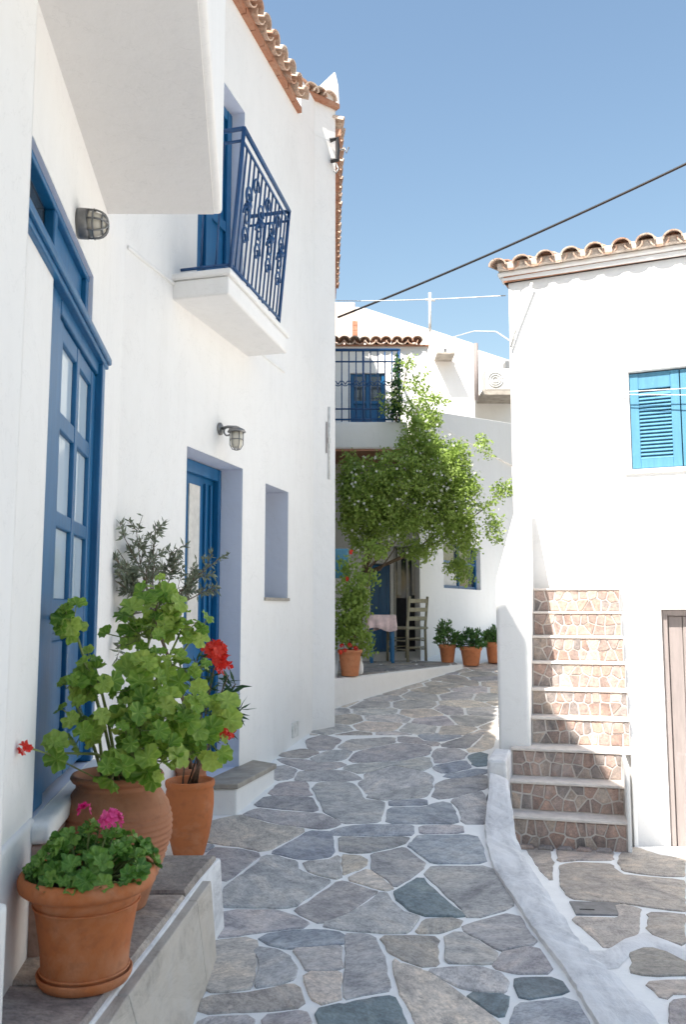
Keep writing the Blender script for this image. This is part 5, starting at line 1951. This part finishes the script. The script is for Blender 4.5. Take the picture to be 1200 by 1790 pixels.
# ---- two round shrubs and a third pot by the white wall
def shrub_pot(loc, r_, h_, sr, sh, label, cloth=False):
    A = empty('potted_plant', loc, label, 'potted plant', 'terracotta pots along the far white wall')
    k = r_ / .13
    lathe('pot', [(.09 * k, 0), (.094 * k, .01), (.12 * k, h_ * .78), (.132 * k, h_ * .8), (.134 * k, h_ * .98), (.128 * k, h_), (.116 * k, h_ * .98), (.112 * k, h_ * .85)], loc, M['terra_pale'], A, 32)
    lathe('soil', [(.112 * k, h_ * .82), (.002, h_ * .86)], loc, M['soil'], A, 16)
    it = []
    bm = bmesh.new()
    for i in range(60):
        d = Vector((rv.gauss(0, 1), rv.gauss(0, 1), abs(rv.gauss(0, .8)))).normalized()
        c = loc + ZA * h_ + Vector((d.x * sr, d.y * sr, d.z * sh)) * rv.uniform(.5, 1)
        if i % 3 == 0: bm_tube(bm, [loc + ZA * (h_ * .84), loc.lerp(c, .6) + ZA * .05, c], .004, 4)
        for j in range(16):
            p = c + rdir(rv) * rv.uniform(.01, .05)
            it.append((p, (d * .9 + rdir(rv) * .7 + ZA * .3).normalized(), rv.uniform(.03, .06), rv.uniform(.008, .014), rdir(rv)))
    from_bm('stems', bm, M['bark'], A, True)
    blades('foliage', M['shrub'], A, it)
    return A


p1_ = PZ(783, 1158, .745); p1_ = Vector((p1_.x, 11.62, .745)); p1_.x = PY(783, 1150, 11.62).x
shrub_pot(p1_, .115, .24, .16, .30, 'narrow orange pot with upright dark green shrub, left of the pair by the far wall')
p2_ = Vector((PY(824, 1150, 11.55).x, 11.55, zp(11.55) + .015))
shrub_pot(p2_, .145, .25, .18, .24, 'wide orange pot with rounded dark green shrub, right of the pair by the far wall')
p3_ = Vector((PY(866, 1140, 11.7).x, 11.75, zp(11.75) + .015))
shrub_pot(p3_, .12, .28, .12, .18, 'orange pot mostly hidden behind the white stair parapet')

# ---- blue shutter leaf hanging at the terrace edge
bs = FL4.box('hanging_board', 1.62, 1.645, .012, .165, 1.80, 2.14, M['blue_mid'], None, .02)
tag(bs, 'small blue board fixed to the house side above the corner pot', 'board')

# ---- wooden chair
ch = Vector((PY(712, 1160, 12.0).x, 12.0, .745))
CHR = empty('wooden_chair', ch, 'ladder-back wooden chair on the terrace before the dark door', 'chair')
cq = Matrix.Rotation(R(-48), 3, 'Z')
cpnt = lambda x, y, z: ch + cq @ Vector((x, y, z))
for sx in (-1, 1):
    yb_ = .19 * sx
    tube('leg', [cpnt(-.19, yb_, 0), cpnt(-.18, yb_, .46)], .019, M['chairwood'], CHR, 8)
    tube('leg', [cpnt(.19, yb_ * .95, 0), cpnt(.18, yb_ * .95, .44), cpnt(.23, yb_ * .95, .88)], .019, M['chairwood'], CHR, 8)
for z_ in (.16, .28):
    for sx in (-1, 1):
        tube('stretcher', [cpnt(-.18, .19 * sx, z_), cpnt(.18, .18 * sx, z_)], .011, M['chairwood'], CHR, 6)
    tube('stretcher', [cpnt(-.185, -.19, z_ + .03), cpnt(-.185, .19, z_ + .03)], .011, M['chairwood'], CHR, 6)
    tube('stretcher', [cpnt(.185, -.18, z_ + .03), cpnt(.185, .18, z_ + .03)], .011, M['chairwood'], CHR, 6)
bm = bmesh.new()
bm_box(bm, cpnt(0, 0, .45), cq @ XA, cq @ YA, ZA, .21, .215, .018)
bevel(from_bm('seat', bm, M['chairwood'], CHR), .012)
for z_ in (.58, .70, .82):
    bm = bmesh.new()
    bm_box(bm, cpnt(.20 + (z_ - .5) * .09, 0, z_), cq @ XA, cq @ YA, ZA, .008, .175, .028)
    bevel(from_bm('back_slat', bm, M['chairwood'], CHR), .005)

# ---- small table with printed cloth
tc = Vector((PY(668, 1150, 11.6).x, 11.65, .745))
TB = empty('small_table', tc, 'small blue-legged table under the pink printed cloth', 'table')
box('tabletop', (tc.x - .17, tc.y - .22, tc.z + .60), (tc.x + .17, tc.y + .22, tc.z + .625), M['blue'], TB, .005)
for sx in (-1, 1):
    for sy in (-1, 1):
        box('leg', (tc.x + sx * .14 - .02, tc.y + sy * .18 - .02, tc.z), (tc.x + sx * .14 + .02, tc.y + sy * .18 + .02, tc.z + .6), M['blue'], TB, .004)
bm = bmesh.new()
nn_ = 24
ring = []
for i in range(4 * nn_):
    t = i / nn_
    k, u = int(t) % 4, t - int(t)
    cs_ = [(-1, -1), (1, -1), (1, 1), (-1, 1)]
    a_, b_ = Vector(cs_[k]), Vector(cs_[(k + 1) % 4])
    p = a_.lerp(b_, u)
    ring.append(p)
r0 = [bm.verts.new((tc.x + p.x * .18, tc.y + p.y * .23, tc.z + .632)) for p in ring]
r1 = [bm.verts.new((tc.x + p.x * .186 + p.x * .012 * math.sin(i * .9), tc.y + p.y * .236 + p.y * .012 * math.sin(i * .9), tc.z + .55)) for i, p in enumerate(ring)]
r2 = [bm.verts.new((tc.x + p.x * .188 + p.x * .02 * math.sin(i * .9), tc.y + p.y * .238 + p.y * .02 * math.sin(i * .9), tc.z + .44 + .03 * math.sin(i * .26))) for i, p in enumerate(ring)]
bm.faces.new(r0)
for A_, B_ in ((r0, r1), (r1, r2)):
    for i in range(len(ring)):
        j = (i + 1) % len(ring)
        bm.faces.new((A_[i], B_[i], B_[j], A_[j]))
tcl = from_bm('tablecloth', bm, M['cloth'], None, True)
tag(tcl, 'pink and white printed cloth draped over the small terrace table', 'tablecloth')
